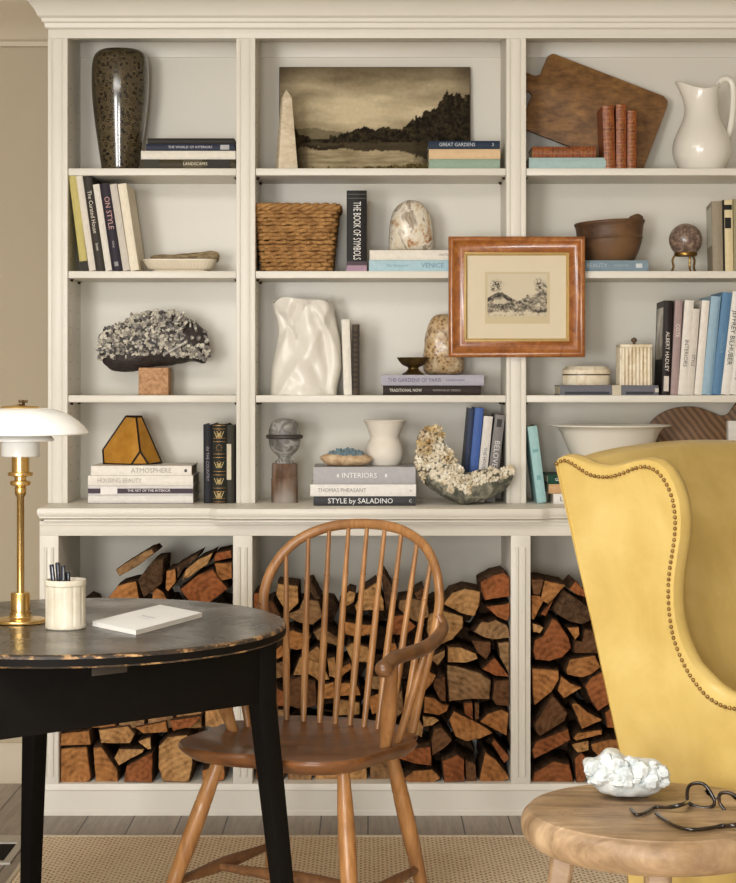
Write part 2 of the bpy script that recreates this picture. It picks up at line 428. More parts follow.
def flat(label, group, col, x0, x1, y0, z, t=None, y1=None, d=DU+.012, dp=.19, yaw=0, **k):   # lying: spine from x0 to x1
    s = F/d
    if t is None: t = (y1-y0)/s
    h = (x1-x0)/s
    c = Vector(((X(x0, d)+X(x1, d))/2, d, z+t/2+.0004))
    R = Matrix.Rotation(yaw, 3, 'Z') @ Matrix.Rotation(-PI/2, 3, 'Y')
    loc = c-R @ Vector((0,0,h/2))
    book(label, group, col, t, h, dp, loc, (0, -PI/2, yaw), **k)
    return z+t+.0006
Z1, Z2, Z3 = zs
G = 'books standing or lying on the bookcase'
# --- first bay, top shelf (the stack beside the tall vase)
g = 'books stacked beside the speckled vase'
z = flat('thick book with mottled brown pictorial spine, lowest in the stack beside the speckled vase', g, (92,80,52), 140.5, 235, 158.5, Z1, y1=167.6, extra=[('patch',(58,50,36),.05,.3,0,1),('patch',(126,112,80),.35,.55,.1,.9),('patch',(74,70,50),.8,.97,0,1),('text','LANDSCAPES',(225,215,190),.012,.07,.42)])
z = flat('plain white book lying above the mottled brown one in the speckled vase stack', g, (232,226,212), 141, 235.5, 0, z, t=.0245)
z = flat('slim navy blue book with small pale spine lettering near the tall speckled vase', g, (62,68,92), 146, 234.5, 0, z, t=.0195, dp=.18, title='THE WORLD OF INTERIORS', tcol=(205,205,212), tsize=.42, tlen=.5, extra=[('patch',(180,180,180),.06,.16,.15,.85)])
z = flat('black-covered book topping the stack beside the tall speckled vase', g, (58,52,44), 147.5, 234, 0, z, t=.016, dp=.18)
# --- first bay, second shelf
g = 'books leaning in the bay behind the lamp'
up('yellow-green book leaning against the bookcase side, first in the leaning row', g, (196,182,112), 80.6, 7.6, 68.4, 175.6, Z2, extra=[('patch',(60,56,40),.0,.1,0,1)])
up('white book leaning between the yellow-green and charcoal books', g, (222,214,200), 89.0, 6.8, 75.4, 175.8, Z2)
up('charcoal book with a pale title, leaning second tallest in its row', g, (74,68,58), 96.3, 8.6, 82.6, 176.4, Z2, title='The Curated House', tcol=(214,206,190), tsize=.55, tlen=.45, tpos=.62, extra=[('text','Smith',(214,206,190),.010,.05,.25)])
up('thin white book leaning between charcoal and purple books', g, (226,220,208), 105.5, 6.5, 92.6, 184.4, Z2)
up('dark purple book lettered in large rose capitals, leaning in the row', g, (62,52,68), 112.6, 9.6, 99.6, 183.6, Z2, title='ON STYLE', tcol=(196,150,142), tsize=.62, tlen=.5, tpos=.66, extra=[('text','Carey',(200,190,190),.008,.04,.3), ('patch',(150,150,150),.05,.1,.3,.7)])
up('light grey book leaning between the purple and the cream books', g, (206,198,186), 122.9, 7.2, 109.4, 184.2, Z2)
up('cream book with a linen-like cover, last and outermost of the leaning row', g, (236,226,204), 130.4, 8.6, 117.4, 183.8, Z2, dp=.185)
# --- first bay, ledge: stack with the terrarium
zc = ZC; dC = DU+.0; g = 'pale books stacked under the amber glass terrarium'
z = flat('white book with grey rule, lowest in the stack under the amber terrarium', g, (222,218,212), 88, 193, 0, zc, t=.024, d=dC-.035, dp=.2, extra=[('patch',(150,146,142),.0,1,.0,.1)])
z = flat('purple-banded white book with pale lettering, second up under the terrarium', g, (214,208,206), 88, 193, 0, z, t=.027, d=dC-.035, dp=.2, extra=[('patch',(96,78,92),.0,1,.2,.72),('patch',(235,230,226),.72,.88,.1,.9),('text','THE ART OF THE INTERIOR',(226,220,220),.010,.17,.42)])
z = flat('white book with faint grey lettering, third up under the terrarium', g, (232,226,216), 88, 193, 0, z, t=.029, d=dC-.035, dp=.2, title='HOUSING BEAUTY', tcol=(176,168,158), tsize=.5, tlen=.42, tpos=.7)
z = flat('narrower white book with grey capitals, topmost under the amber terrarium', g, (236,230,220), 91, 191.5, 0, z, t=.0275, d=dC-.035, dp=.195, title='ATMOSPHERE', tcol=(170,162,150), tsize=.55, tlen=.5, tpos=.4, extra=[('patch',(90,86,80),.045,.07,.35,.65)])
ZTER = z
g = 'books standing at the end of the ledge behind the lamp'
up('black paperback with small lettering, standing against the embossed green book', g, (44,42,50), 203.6, 8.4, 203.2, 424.6, zc, d=dC-.01, title='IN THE COUNTRY', tcol=(150,140,150), tsize=.4, tlen=.55)
gb = up('dark green leather book with four gilt emblems on its spine', g, (38,44,32), 212.2, 13.8, 212.2, 424.2, zc, d=dC-.012, bands=[.04,.17,.38,.6,.8,.96])
tb_ = 13.8*dC/F
b = MB()
for q in (.105, .28, .49, .88):
    for sx in (-1, 1):
        for k in (0, 1):
            b.tube([(sx*tb_*(.34-.2*k), -.0046, .225*q+.010), (sx*tb_*(.16-.12*k), -.0048, .225*q-.008)], .0011, 6)
            b.tube([(sx*tb_*(.02+.0*k), -.0048, .225*q+.006), (sx*tb_*(.16-.12*k), -.0048, .225*q-.008)], .0009, 6)
b.build('spine_emblems', pm('pale_gilt', (214,196,144), .4, .3, var=.05), gb)
up('dark thin book with a cream label, beside the embossed green book', g, (70,66,54), 226.4, 8.0, 226.4, 425.4, zc, d=dC-.008, extra=[('patch',(214,204,180),.3,.76,.05,.6)])
# --- middle bay, top shelf
g = 'books stacked in front of the landscape painting'
z = flat('sea-green book, lowest in front of the landscape painting', g, (150,172,154), 429, 500, 0, Z1, t=.0275)
z = flat('peach book between blue and sea-green ones by the landscape painting', g, (220,190,150), 429, 500.3, 0, z, t=.0285)
z = flat('dark blue book with pale lettering, topmost before the landscape painting', g, (52,72,98), 428.5, 500, 0, z, t=.0235, title='GREAT GARDENS', tcol=(200,206,212), tsize=.5, tlen=.5, tpos=.6, extra=[('text','2',(220,220,220),.012,.02,.1)])
# --- middle bay, second shelf
up('thick black book with white title fading to mauve, standing beside the woven basket', 'the black symbols book', (40,37,36), 346.6, 20.2, 346.6, 190.6, Z2, title='THE BOOK OF SYMBOLS', tcol=(236,232,226), tsize=.42, tlen=.72, tpos=.5, extra=[('patch',(170,140,158),.0,.07,0,1),('patch',(110,92,104),.07,.12,0,1),('patch',(120,116,112),.9,.905,.05,.95),('patch',(120,116,112),.95,.955,.05,.95)])
g = 'books under the banded agate stone'
z = flat('pale blue book lettered in darker blue, under the white one below the agate stone', g, (176,206,216), 369, 470, 0, Z2, t=.032, title='VENICE', tcol=(110,150,170), tsize=.5, tlen=.3, tpos=.37, extra=[('text','The Gardens of',(130,165,182),.010,.07,.72)])
ZAG = flat('white book directly beneath the banded agate stone', g, (234,228,216), 369.6, 468, 0, z, t=.0285, title='WATERCOLOURS', tcol=(150,140,130), tsize=.3, tlen=.25, tpos=.17)
# --- middle bay, third shelf
g = 'books beside the crumpled white vase'
up('white book standing directly beside the crumpled white vase', g, (232,226,214), 343.8, 8.2, 341.4, 319.6, Z3, d=DU+.015, dp=.17)
up('brown and black patterned book standing by the crumpled white vase', g, (108,88,64), 352.0, 7.2, 352.2, 324.4, Z3, d=DU+.015, dp=.17, extra=[('patch',(48,38,30),.0,.98,.0,.12),('patch',(48,38,30),.0,.98,.85,1)]+[('patch',(60,46,34),.1+.07*k,.13+.07*k,.1,.9) for k in range(12)])
g = 'books under the bronze footed bowl'
z = flat('dark brown book with white lettering, lowest under the bronze footed bowl', g, (66,54,48), 383, 481, 0, Z3, t=.0275, title='TRADITIONAL NOW', tcol=(226,220,208), tsize=.36, tlen=.33, tpos=.77, extra=[('text','INTERIORS BY DESIGN',(170,160,150),.008,.1,.35)])
ZBR = flat('lavender grey book with darker lettering, on top under the bronze footed bowl', g, (176,174,186), 381.5, 484, 0, z, t=.0305, title='THE GARDENS OF PARIS', tcol=(100,98,124), tsize=.42, tlen=.52, tpos=.68, extra=[('text','LANDSCAPES',(110,108,132),.009,.09,.28)])
# --- middle bay, ledge
g = 'books under the white vase and agate slice'; dm = DU-.115
z = flat('charcoal book with white serifless capitals, lowest under the white vase', g, (84,84,88), 313.5, 415.5, 0, zc, t=.0265, d=dm, dp=.22, title='STYLE by SALADINO', tcol=(236,234,232), tsize=.62, tlen=.7, tpos=.54, extra=[('text','C',(220,220,220),.012,.02,.05)])
z = flat('white book with thin grey capitals, second of three under the white vase', g, (234,230,224), 310.3, 416, 0, z, t=.0335, d=dm-.004, dp=.22, title='THOMAS PHEASANT', tcol=(150,146,142), tsize=.38, tlen=.46, tpos=.7, extra=[('text','o',(150,146,142),.012,.02,.05)])
ZVS = flat('thick light grey book titled in white, topmost of three under the white vase', g, (176,174,176), 313.5, 415.5, 0, z, t=.0485, d=dm, dp=.22, title='INTERIORS', tcol=(238,236,234), tsize=.34, tlen=.4, tpos=.55, extra=[('patch',(225,223,221),.28,.3,.4,.6),('patch',(225,223,221),.75,.77,.4,.6)])
g = 'books leaning behind the big crystal geode'; dg = DU+.02
up('navy book, first of four leaning behind the big crystal geode', g, (64,80,118), 461.0, 5.6, 469.6, 408.6, zc, d=dg, dp=.17)
up('bright cobalt blue book leaning behind the big crystal geode', g, (72,102,168), 466.6, 8.4, 475.4, 408.0, zc, d=dg, dp=.17)
up('white book with fine grey lettering leaning behind the big crystal geode', g, (222,216,208), 475.4, 9.0, 484.0, 416.4, zc, d=dg, dp=.17, title='THE HOUSE', tcol=(110,104,100), tsize=.4, tlen=.5)
up('grey book with pale block lettering, last of four behind the big crystal geode', g, (128,124,122), 485.0, 10.0, 495.4, 415.0, zc, d=dg, dp=.17, title='BELOVED', tcol=(222,218,214), tsize=.62, tlen=.55, tpos=.52, extra=[('patch',(84,80,78),.86,.95,.25,.75)])
# --- third bay, top shelf
def leather():
    t = NT('tooled_leather'); t.set(.42, 0, .5)
    a = t.noise(60, 5, .7); t.base(t.ramp(a, [(.3, (84,38,16)), (.55, (142,72,32)), (.8, (176,104,52))])); t.bump(a, .3, .001); return t.m
lea = leather()
g = 'books lying at the foot of the cutting board'
z = flat('pale aqua book lying under a brown leather one below the cutting board', g, (168,192,190), 529, 606, 0, Z1, t=.032)
flat('brown leather book with gilt bands, lying on the pale aqua book', g, (110,54,28), 532.5, 596, 0, z, t=.031, mat=lea, dp=.14, bands=[.04,.2,.36,.52,.68,.84,.97])
g = 'old leather books standing before the cutting board'
up('broadest of three standing brown leather books with gilt bands', g, (140,80,40), 604.4, 11.4, 602.4, 105.6, Z1, mat=lea, dp=.13, bands=[.04,.14,.3,.46,.62,.78,.94])
up('middle one of three standing brown leather books, dark bands on its spine', g, (140,80,40), 616.4, 10.2, 616.2, 104.4, Z1, mat=lea, dp=.13, bands=[.05,.2,.4,.6,.75,.95])
up('shortest and narrowest of three standing brown leather books', g, (140,80,40), 627.4, 9.0, 627.6, 110.6, Z1, mat=lea, dp=.13, bands=[.04,.22,.36,.5,.64,.78,.95])
# --- third bay, second shelf
ZBW = flat('slate blue book lying under the carved wooden bowl', 'the book under the wooden bowl', (128,148,160), 570, 648.5, 0, Z2, t=.0315, title='BEAUTY', tcol=(176,190,198), tsize=.42, tlen=.3, tpos=.66, extra=[('patch',(206,212,214),.08,.16,.3,.7),('text','INTERIORS',(170,185,195),.009,.1,.35)])
g = 'old books standing by the speckled sphere'
up('grey book with blank spine nearest the speckled sphere on its stand', g, (150,138,118), 713.0, 10.2, 711.6, 201.2, Z2, dp=.18, yaw=-.10, front=pm('pale_cover', (206,204,188), .6, var=.08, ns=8))
up('cream and black patterned book between two greyer ones by the speckled sphere', g, (222,206,164), 723.6, 10, 722.6, 200, Z2, dp=.18, extra=[('patch',(40,36,30),.0,1,.0,.14),('patch',(40,36,30),.6,.75,.2,.8),('patch',(40,36,30),.86,.93,.1,.9)])
up('olive book at the end of the row by the speckled sphere', g, (150,140,104), 734.2, 10, 733.4, 199, Z2, dp=.18)
# --- third bay, third shelf
g = 'books under the bone boxes'
z0 = flat('slate grey book lying under both bone boxes', g, (112,112,120), 560, 658.5, 0, Z3, t=.0285, dp=.17, d=DU+.008, extra=[('patch',(206,196,172),.38,.47,.0,1),('patch',(84,84,92),.5,.95,.1,.35),('patch',(84,84,92),.05,.33,.1,.35),('patch',(210,205,190),.0,.035,.3,.7)])
ZBX = z0
g = 'books leaning on the shelf above the yellow armchair'
pic = NT('cover_photo'); pic.set(.4); pic.base(pic.ramp(pic.noise(14, 3), [(.35, (96,90,82)), (.5, (170,164,152)), (.65, (216,210,198))])); pic = pic.m
A3 = dict(d=DU+.012)
up('dark brown book with white capitals and a photo cover, first of the leaning row', g, (48,36,32), 661.8, 8.2, 664.4, 300.6, Z3, dp=.2, yaw=-.045, title='ALBERT HADLEY', tcol=(226,216,206), tsize=.52, tlen=.5, tpos=.46, front=pic, extra=[('patch',(214,204,194),.04,.2,.2,.8)])
up('dusty mauve book second in the leaning row above the armchair', g, (168,146,144), 670.6, 7.4, 675.4, 300.4, Z3, title='COTE', tcol=(236,224,216), tsize=.56, tlen=.2, tpos=.68)
up('white book with bold spaced capitals, third in the leaning row', g, (230,224,214), 678.0, 9.0, 685.2, 300.4, Z3, title='INTERIORS', tcol=(110,104,96), tsize=.5, tlen=.56, tpos=.44)
up('short off-white book with small title, fourth in the leaning row', g, (214,206,194), 687.0, 6.6, 693.4, 309.0, Z3, title='STYLE', tcol=(90,84,78), tsize=.55, tlen=.2, tpos=.4)
up('blank white book, fifth in the leaning row before the pale blue one', g, (232,226,216), 694.2, 7.6, 702.4, 300.6, Z3)
up('pale blue book leaning beside a deeper blue one', g, (150,180,198), 701.8, 9.6, 711.4, 296.4, Z3, extra=[('patch',(120,152,174),.0,1,.8,1)])
up('medium blue book, tallest in the leaning row above the armchair', g, (92,132,168), 711.4, 9.6, 722.8, 292.6, Z3, title='COLOUR', tcol=(130,165,190), tsize=.4, tlen=.4)
up('white book lettered in heavy black capitals near the frame edge', g, (230,226,218), 721.0, 8.8, 733.0, 291.6, Z3, title='JEFFREY BILHUBER', tcol=(60,58,56), tsize=.62, tlen=.74, tpos=.55)
up('last white book in the leaning row, only its foot showing', g, (226,222,214), 729.9, 8.4, 742.0, 292.6, Z3, title='HOME', tcol=(120,100,90), tsize=.4, tlen=.3, tpos=.2)
# --- third bay, ledge
up('turquoise book leaning alone against the post by the yellow armchair', 'the turquoise leaning book', (158,196,196), 537.2, 9.4, 527.6, 426.4, zc, d=DU-.012, dp=.17, extra=[('patch',(120,166,170),.3,.36,.3,.7),('patch',(120,166,170),.66,.7,.2,.8)])
g = 'books piled between the turquoise book and the armchair'
z = flat('white book with black lettering, lowest of the pile behind the armchair', g, (232,228,222), 553.5, 662, 0, zc, t=.0295, d=DU-.05, dp=.18, title='LIVING', tcol=(90,86,84), tsize=.5, tlen=.3, tpos=.85)
z = flat('tan book, middle of the pile between turquoise book and armchair', g, (204,164,118), 549, 660, 0, z, t=.0265, d=DU-.04, dp=.18)
ZBAS = flat('dark green book with a white mark, topmost of the pile behind the armchair', g, (28,92,70), 548, 658, 0, z, t=.0255, d=DU-.04, dp=.18, extra=[('text','GARDEN',(224,226,220),.012,.06,.86)])
up('white book standing on edge in front of the round wooden paddle board', 'the white book beside the paddle board', (228,226,220), 728.5, 30, 728.5, 421, zc, d=DU+.06, dp=.03)
# ================================================================= things on the shelves
def prof_px(prof, d, zb):      # (radius px, y px) from the base upwards
    y0 = prof[0][1]; y1 = min(p[1] for p in prof); z1 = Z(y1, d)
    return [(r*d/F, zb+(y0-y)/(y0-y1)*(z1-zb)) for r, y in prof]
def cr(prof, k=4):             # smooth a profile
    P = smooth_path([Vector((r, z, 0)) for r, z in prof], k); return [(max(0, p.x), p.y) for p in P]
white = pm('white_glaze', (233,228,216), .22, var=.03, ns=6, coat=.3)
matte_white = pm('matte_white_clay', (228,220,206), .6, var=.04, ns=20, bump=.05, bs=200)
# speckled vase
t = NT('tortoise_glaze'); t.set(.14, 0, .5, .5)
vo = t.n('ShaderNodeTexVoronoi'); vo.inputs['Scale'].default_value = 78; t.l(t.co(), vo.inputs['Vector'])
spot = t.ramp(vo.outputs['Distance'], [(.0, (140,120,84)), (.14, (116,98,66)), (.19, (20,15,10)), (.40, (26,20,13)), (.47, (92,80,56)), (.9, (70,60,42))])
t.base(t.mix(t.ramp(t.noise(10, 4), [(.35, (0,0,0,1)), (.7, (1,1,1,1))]), spot, t.mix(.45, spot, (38,30,18)))); tort = t.m
d = 5.425; b = MB()
b.lathe(cr(prof_px([(0,167),(16,167),(18,166.5),(19.5,158),(22,142),(25,122),(27.6,100),(28.5,84),(28.5,70),(27.6,61),(25.6,55.5),(22.5,52.4),(20,51),(18.5,51.4),(18.3,54)], d, Z1), 3)+[(.045, Z1+.2), (0, Z1+.01)], (X(120.3, d), d, 0), 56)
tag(b.build('vase', tort, None, angle=60), 'tall dark brown glazed vase with ringed speckles on the top shelf', 'vase')
# ribbed dish with stone slab
d = 5.40; cx = X(180.5, d); cream = pm('ivory_glaze', (226,214,192), .35, var=.05, ns=20)
def rrect(a, c, r, n=6, ribs=0, amp=0):
    out = []
    for qx, qy, st in ((1,-1,-PI/2), (1,1,0), (-1,1,PI/2), (-1,-1,PI)):
        for k in range(n+1):
            an = st+PI/2*k/n; out.append(Vector((qx*(a-r)+r*math.cos(an), qy*(c-r)+r*math.sin(an), 0)))
    if ribs:
        res = []
        for i in range(len(out)):
            p, q = out[i], out[(i+1) % len(out)]; m = max(1, int((q-p).length/.0022))
            for k in range(m): res.append(p.lerp(q, k/m))
        tot = 0; L = [0]
        for i in range(1, len(res)): tot += (res[i]-res[i-1]).length; L.append(tot)
        out = [p*(1+amp*abs(math.sin(PI*l/tot*ribs))/max(p.length, .02)) for p, l in zip(res, L)]
    return out
def loop(a, c, r, n=120):
    P = rrect(a, c, r, 5); P.append(P[0]); L = [0]
    for i in range(1, len(P)): L.append(L[-1]+(P[i]-P[i-1]).length)
    out = []; j = 0
    for k in range(n):
        q = L[-1]*k/n
        while L[j+1] < q: j += 1
        out.append(P[j].lerp(P[j+1], (q-L[j])/max(1e-9, L[j+1]-L[j])))
    return out
R = []
for h, a, c, r, am in ((0,.080,.038,.02,0),(.005,.080,.038,.02,0),(.0065,.079,.037,.02,0),(.009,.088,.044,.024,.3),(.013,.094,.049,.027,1),(.031,.105,.058,.032,1),(.034,.107,.060,.032,.4),(.036,.1085,.0605,.033,0),(.038,.1085,.0605,.033,0),(.038,.105,.057,.031,0),(.031,.101,.054,.03,0),(.016,.09,.045,.026,0)):
    R.append([Vector((cx+p.x*(1-.018*am*max(0, 1.25*math.cos(k*PI/3)-.25)), d+p.y*(1-.035*am*max(0, 1.25*math.cos(k*PI/3)-.25)), Z2+h)) for k, p in enumerate(loop(a, c, r, 330))])
b = MB(); b.rings(R); tag(b.build('dish', cream, None, angle=50), 'ivory ribbed footed dish with a flat stone slab lying in it', 'dish')
stone = NT('layered_stone'); stone.set(.85); a = stone.noise(40, 6, .7, sc=(1,1,3)); stone.base(stone.ramp(a, [(.3, (84,68,46)), (.5, (140,120,88)), (.7, (176,158,124))])); stone.bump(a, .8, .003); stone = stone.m
b = MB(); b.inflate([(147,254),(158,250.5),(172,251.5),(184,249.6),(196,249.5),(206,247.6),(216,247),(220,250),(219,257),(216,259),(206,255.6),(180,256.6),(158,257)], d, .035, .035, 8, amp=.0016, fr=60, seed=3, pw=.25)
zmin = min(v.z for v in b.v); b.moved(Matrix.Translation((0,0,Z2+.0315-zmin)))
tag(b.build('stone_slab', stone, None, angle=70), 'flat rough brown stone slab lying across the ivory ribbed dish', 'stone')
# mineral cluster on terracotta block
d = 5.41; terra = NT('terracotta'); terra.set(.9); a = terra.noise(90, 5, .7); terra.base(terra.ramp(a, [(.3, (150,108,74)), (.6, (200,156,116)), (.8, (220,182,142))])); terra.bump(a, .5, .002); terra = terra.m
b = MB(); zt = Z(369, d); b.box(X(140.3, d), X(170, d), d-.042, d+.042, Z3, zt+.004)
tag(b.build('stand', terra, None, bevel=.003), 'square terracotta block carrying the dark crystal cluster', 'stand')
mo = [(99,347),(102,336),(108,328),(116,325),(126,321),(134,316),(140,313),(152,311.5),(165,311),(178,314),(186,318),(196,322),(205,330),(210,340),(209,352),(206,364),(200,363),(192,360),(182,364),(168,366),(150,366.5),(138,371),(124,372.5),(112,371),(103,364),(99.5,356)]
roc = thing('mineral_specimen', 'large dark rock crusted with white and grey crystals, balanced on a terracotta block', 'mineral', (X(155, d), d, zt))
dk = NT('dark_rock'); dk.set(.5); a = dk.noise(60, 6, .7); dk.base(dk.ramp(a, [(.35, (30,26,26)), (.6, (62,54,52)), (.8, (96,86,80))])); dk.bump(a, .8, .003); dk = dk.m
b = MB(); b.inflate(mo, d, .062, .055, 10, amp=.004, fr=40, seed=1)
b.build('rock', dk, roc, angle=60)
cry = NT('crystal_crust'); cry.set(.4, 0, .5); v = cry.n('ShaderNodeTexVoronoi'); v.inputs['Scale'].default_value = 95; cry.l(cry.co(), v.inputs['Vector'])
cry.base(cry.mix(.0, cry.ramp(v.outputs['Color'], [(.05, (54,50,52)), (.22, (98,94,94)), (.45, (158,152,142)), (.7, (204,198,182)), (.95, (232,226,210))]), (200,190,170))); cry = cry.m
r2 = random.Random(11); b = MB(); cc = (155, 342)
def pip(x, y, P):
    c = False
    for i in range(len(P)):
        (x1, y1), (x2, y2) = P[i-1], P[i]
        if (y1 > y) != (y2 > y) and x < (x2-x1)*(y-y1)/(y2-y1)+x1: c = not c
    return c
def edge_t(x, y, P, c):        # how far out towards the outline
    best = 0
    for k in range(1, 21):
        s = 1+k*.25
        if not pip(c[0]+(x-c[0])*s, c[1]+(y-c[1])*s, P): return 1/s
    return .15
n = 0
while n < 760:
    x = r2.uniform(99, 211); y = r2.uniform(310, 366)
    if not pip(x, y, mo): continue
    low = y > 358-7*math.sin((x-100)/112*PI)+3 or (x > 186 and 322 < y < 346 and r2.random() < .85)
    if low: continue
    tt = edge_t(x, y, mo, cc); h = .060*math.sqrt(max(0, 1-tt*tt))
    if mn.noise(Vector((x*.09, y*.09, 2))) < -.22 and r2.random() < .6: continue
    p = Vector((X(x, d), d-h+.002, Z(y, d))); ax = Vector(((x-cc[0])*.012, -1.0+tt*.5, -(y-cc[1])*.02+.1))+Vector((r2.uniform(-.7,.7), r2.uniform(-.3,.3), r2.uniform(-.7,.7)))
    b.crystal(p, ax, r2.uniform(.003, .0075), r2.uniform(.006, .0135), r2.choice((4,5,6))); n += 1
for (xa_, ya_, xb_, yb_) in ((176,322,184,312),(165,354,186,342),(180,330,188,320)): b.tube([W(xa_, ya_, d-.066), W(xb_, yb_, d-.062)], .0045, 6)
b.build('crystals', cry, roc, angle=20)
# amber glass terrarium
d = 5.40; z0 = ZTER; s = F/d
def V(px, py, dd): return Vector((X(px, d), d+dd, z0+(Z(py, d)-Z(463.3, d))))
P = {'a': V(126,416,.0), 'b': V(142,416,-.012), 'c': V(137.5,416.6,-.03), 'd': V(103.5,449.5,-.012), 'e': V(105.5,463,-.035), 'f': V(134.5,463.2,-.075), 'g': V(143,450,-.068), 'h': V(151,463.2,-.06), 'i': V(161.5,462,.0), 'j': V(150,462.5,.045), 'k': V(112,462.5,.035)}
fc = ['acgfed', 'gfh', 'cbihg', 'abc', 'bji', 'abjk', 'adk', 'dek', 'efhijk']
ter = thing('terrarium', 'faceted amber glass terrarium with dark metal seams on a stack of pale books', 'terrarium', (X(132, d), d, z0))
t = NT('amber_glass'); t.set(.16, 0, .5, .3); t.base(t.ramp(t.noise(16, 4, .6), [(.3, (176,120,40)), (.7, (206,150,62))])); t.b.inputs['Transmission Weight'].default_value = .12; amb = t.m
ks = list(P); b = MB(); b.add([P[k] for k in ks], [tuple(ks.index(q) for q in f) for f in fc]); b.build('glass_panes', amb, ter, angle=5)
b = MB(); seen = set()
for f in fc:
    for u, v in zip(f, f[1:]+f[0]):
        if frozenset(u+v) not in seen: seen.add(frozenset(u+v)); b.tube([P[u], P[v]], .003, 6)
b.build('seams', pm('came', (40,28,22), .5, .5, var=.1), ter)
# obelisk
d = 5.375; trav = NT('travertine'); trav.set(.6); a = trav.noise(30, 6, .7, sc=(1,1,2)); trav.base(trav.ramp(a, [(.3, (196,176,142)), (.55, (222,208,182)), (.75, (234,224,202))])); trav.bump(a, .3, .001); trav = trav.m
b = MB(); cx = X(286.3, d); rr = Matrix.Rotation(math.radians(14), 3, 'Z')
b.rings([[rr @ Vector((sx*w, sy*w, 0))+Vector((cx, d, z)) for sx, sy in ((-1,-1),(1,-1),(1,1),(-1,1))] for w, z in ((.0285, Z1), (.0285, Z1+.004), (.0135, Z(98, d)), (.0005, Z(89.5, d)))])
tag(b.build('obelisk', trav, None, bevel=.0012), 'cream stone obelisk with pointed tip before the landscape painting', 'obelisk')
# landscape painting on canvas
def fbm(x, y, o=4, s=0):
    v = 0; a = 1; t = 0
    for k in range(o): v += a*mn.noise(Vector((x, y, s+k*7))); t += a; a *= .5; x *= 2.1; y *= 2.1
    return v/t
def lerp3(a, c, t): t = max(0, min(1, t)); return tuple(a[i]+(c[i]-a[i])*t for i in range(3))
def land(u, v):
    n1 = fbm(u*4, v*8, 5, 1); n2 = fbm(u*24, v*18, 4, 5); n3 = fbm(u*16, 2.5, 5, 9); n4 = fbm(u*60, v*34, 3, 13); n5 = fbm(u*45, 7.5, 3, 17)
    glow = math.exp(-((v-.60)/.22)**2)*(1-.7*abs(u-.5))
    c = lerp3((124,110,84), (206,190,156), glow*.9+n1*.75+.12)
    c = lerp3(c, (72,60,44), max(0, v-.84)*2.6+max(0, abs(u-.5)-.40)*4)
    hill = .405+.03*math.sin(u*9+.5)+.02*n3
    if .30 < v < hill and u < .42: c = lerp3(c, (104,94,70), .75)
    tree = .33
    if .26 < u < .74: tree = .365+.07*max(0, math.sin((u-.26)/.48*PI))+.07*n3+.03*n5
    if u > .60: tree = max(tree, .41+.08*(u-.60)/.12+.09*n3+.04*n5)
    if u > .71: tree = max(tree, .52+.24*min(1, (u-.71)/.2)+.16*n3+.07*n5)
    if u < .17: tree = max(tree, .55-1.3*u+.10*n3)
    wl = .30+.02*n3
    if wl-.02 < v < tree: c = lerp3((26,21,13), (78,66,42), .28+n2*.9+n4*.7)
    if v <= wl:
        c = lerp3((176,160,126), (122,108,80), .35+fbm(u*7, v*40, 3, 21)*1.3)
        if v > .26-.5*max(0, tree-.36)+.03*n2: c = lerp3(c, (48,40,26), .8)
        if u > .70: c = lerp3(c, (36,30,19), (u-.68)*6+n2*.6)
        if u < .15: c = lerp3(c, (40,33,22), (.17-u)*9)
        if v < .055+.06*n5+.10*max(0, u-.3): c = lerp3((64,54,28), (120,106,64), .45+n4*1.6)
    if .14 < u < .34 and abs(v-(.262+.02*math.sin(u*20)+.015*n5)) < .016: c = (50,41,27)
    return tuple(max(8, q+n4*12) for q in c)
dp_ = 5.50; pw0, pw1 = X(279, dp_), X(470.5, dp_); pz1 = Z(66.3, dp_)
pai = thing('painting', 'unframed dark landscape painting of a lake with trees, leaning on the top shelf', 'painting', ((pw0+pw1)/2, dp_, Z1))
ca = pm('canvas_edge', (74,58,38), .9, var=.2, ns=60, bump=.3, bs=500)
b = MB(); hh = pz1-Z1; lean = .022; b.rings([[Vector((x, y+lean*z/hh, Z1+z)) for x, y in ((pw0, dp_-.012), (pw1, dp_-.012), (pw1, dp_+.008), (pw0, dp_+.008))] for z in (0, hh)]); b.build('stretched_canvas', ca, pai, bevel=.002)
paint_m = attr_mat('oil_paint', .75)
picture('painted_scene', pw0+.002, pw1-.002, Z1+.002, pz1-.002, dp_-.0125, 200, 104, land, paint_m, pai, lean)
# woven basket
d = 5.41; rush = NT('twisted_rush'); rush.set(.75); a = rush.noise(120, 4, .7); rush.base(rush.mix(.6, rush.ramp(a, [(.25, (96,60,24)), (.5, (164,116,62)), (.8, (206,164,104))]), rush.ramp(rush.noise(30, 3), [(.3, (120,80,38)), (.7, (196,150,90))]))); rush.bump(a, .8, .003); rush = rush.m
bas = thing('basket', 'square woven rush basket with rolled rim, second shelf of the middle bay', 'basket', (X(297, d), d, Z2))
zt = Z(204, d-.08); H = zt-Z2-.012; rows = 17; b = MB(); cxb = X(297.5, d)
r3 = random.Random(5)
for i in range(rows):
    h = (i+.5)/rows; a = .098+.019*h; c = .075+.016*h; pts = []
    base = loop(a, c, .022, 126); jit = r3.uniform(-.0015, .0015)
    for k, p in enumerate(base):
        w = .0048*math.cos(PI*(k/3.0)+PI*(i % 2)); q = p+p.normalized()*w
        pts.append(Vector((cxb+q.x, d+q.y, Z2+.004+h*H+.0014*math.sin(k*.9+i)+jit)))
    b.tube(pts, [.0056+.0012*mn.noise(Vector((k*.4, i*3.3, 0))) for k in range(126)], 6, closed=True)
b.slab([Vector((cxb+p.x*.93, d+p.y*.93)) for p in loop(.098, .075, .022, 40)], Z2, Z2+.012)
b.build('woven_body', rush, bas, angle=60)
b = MB()
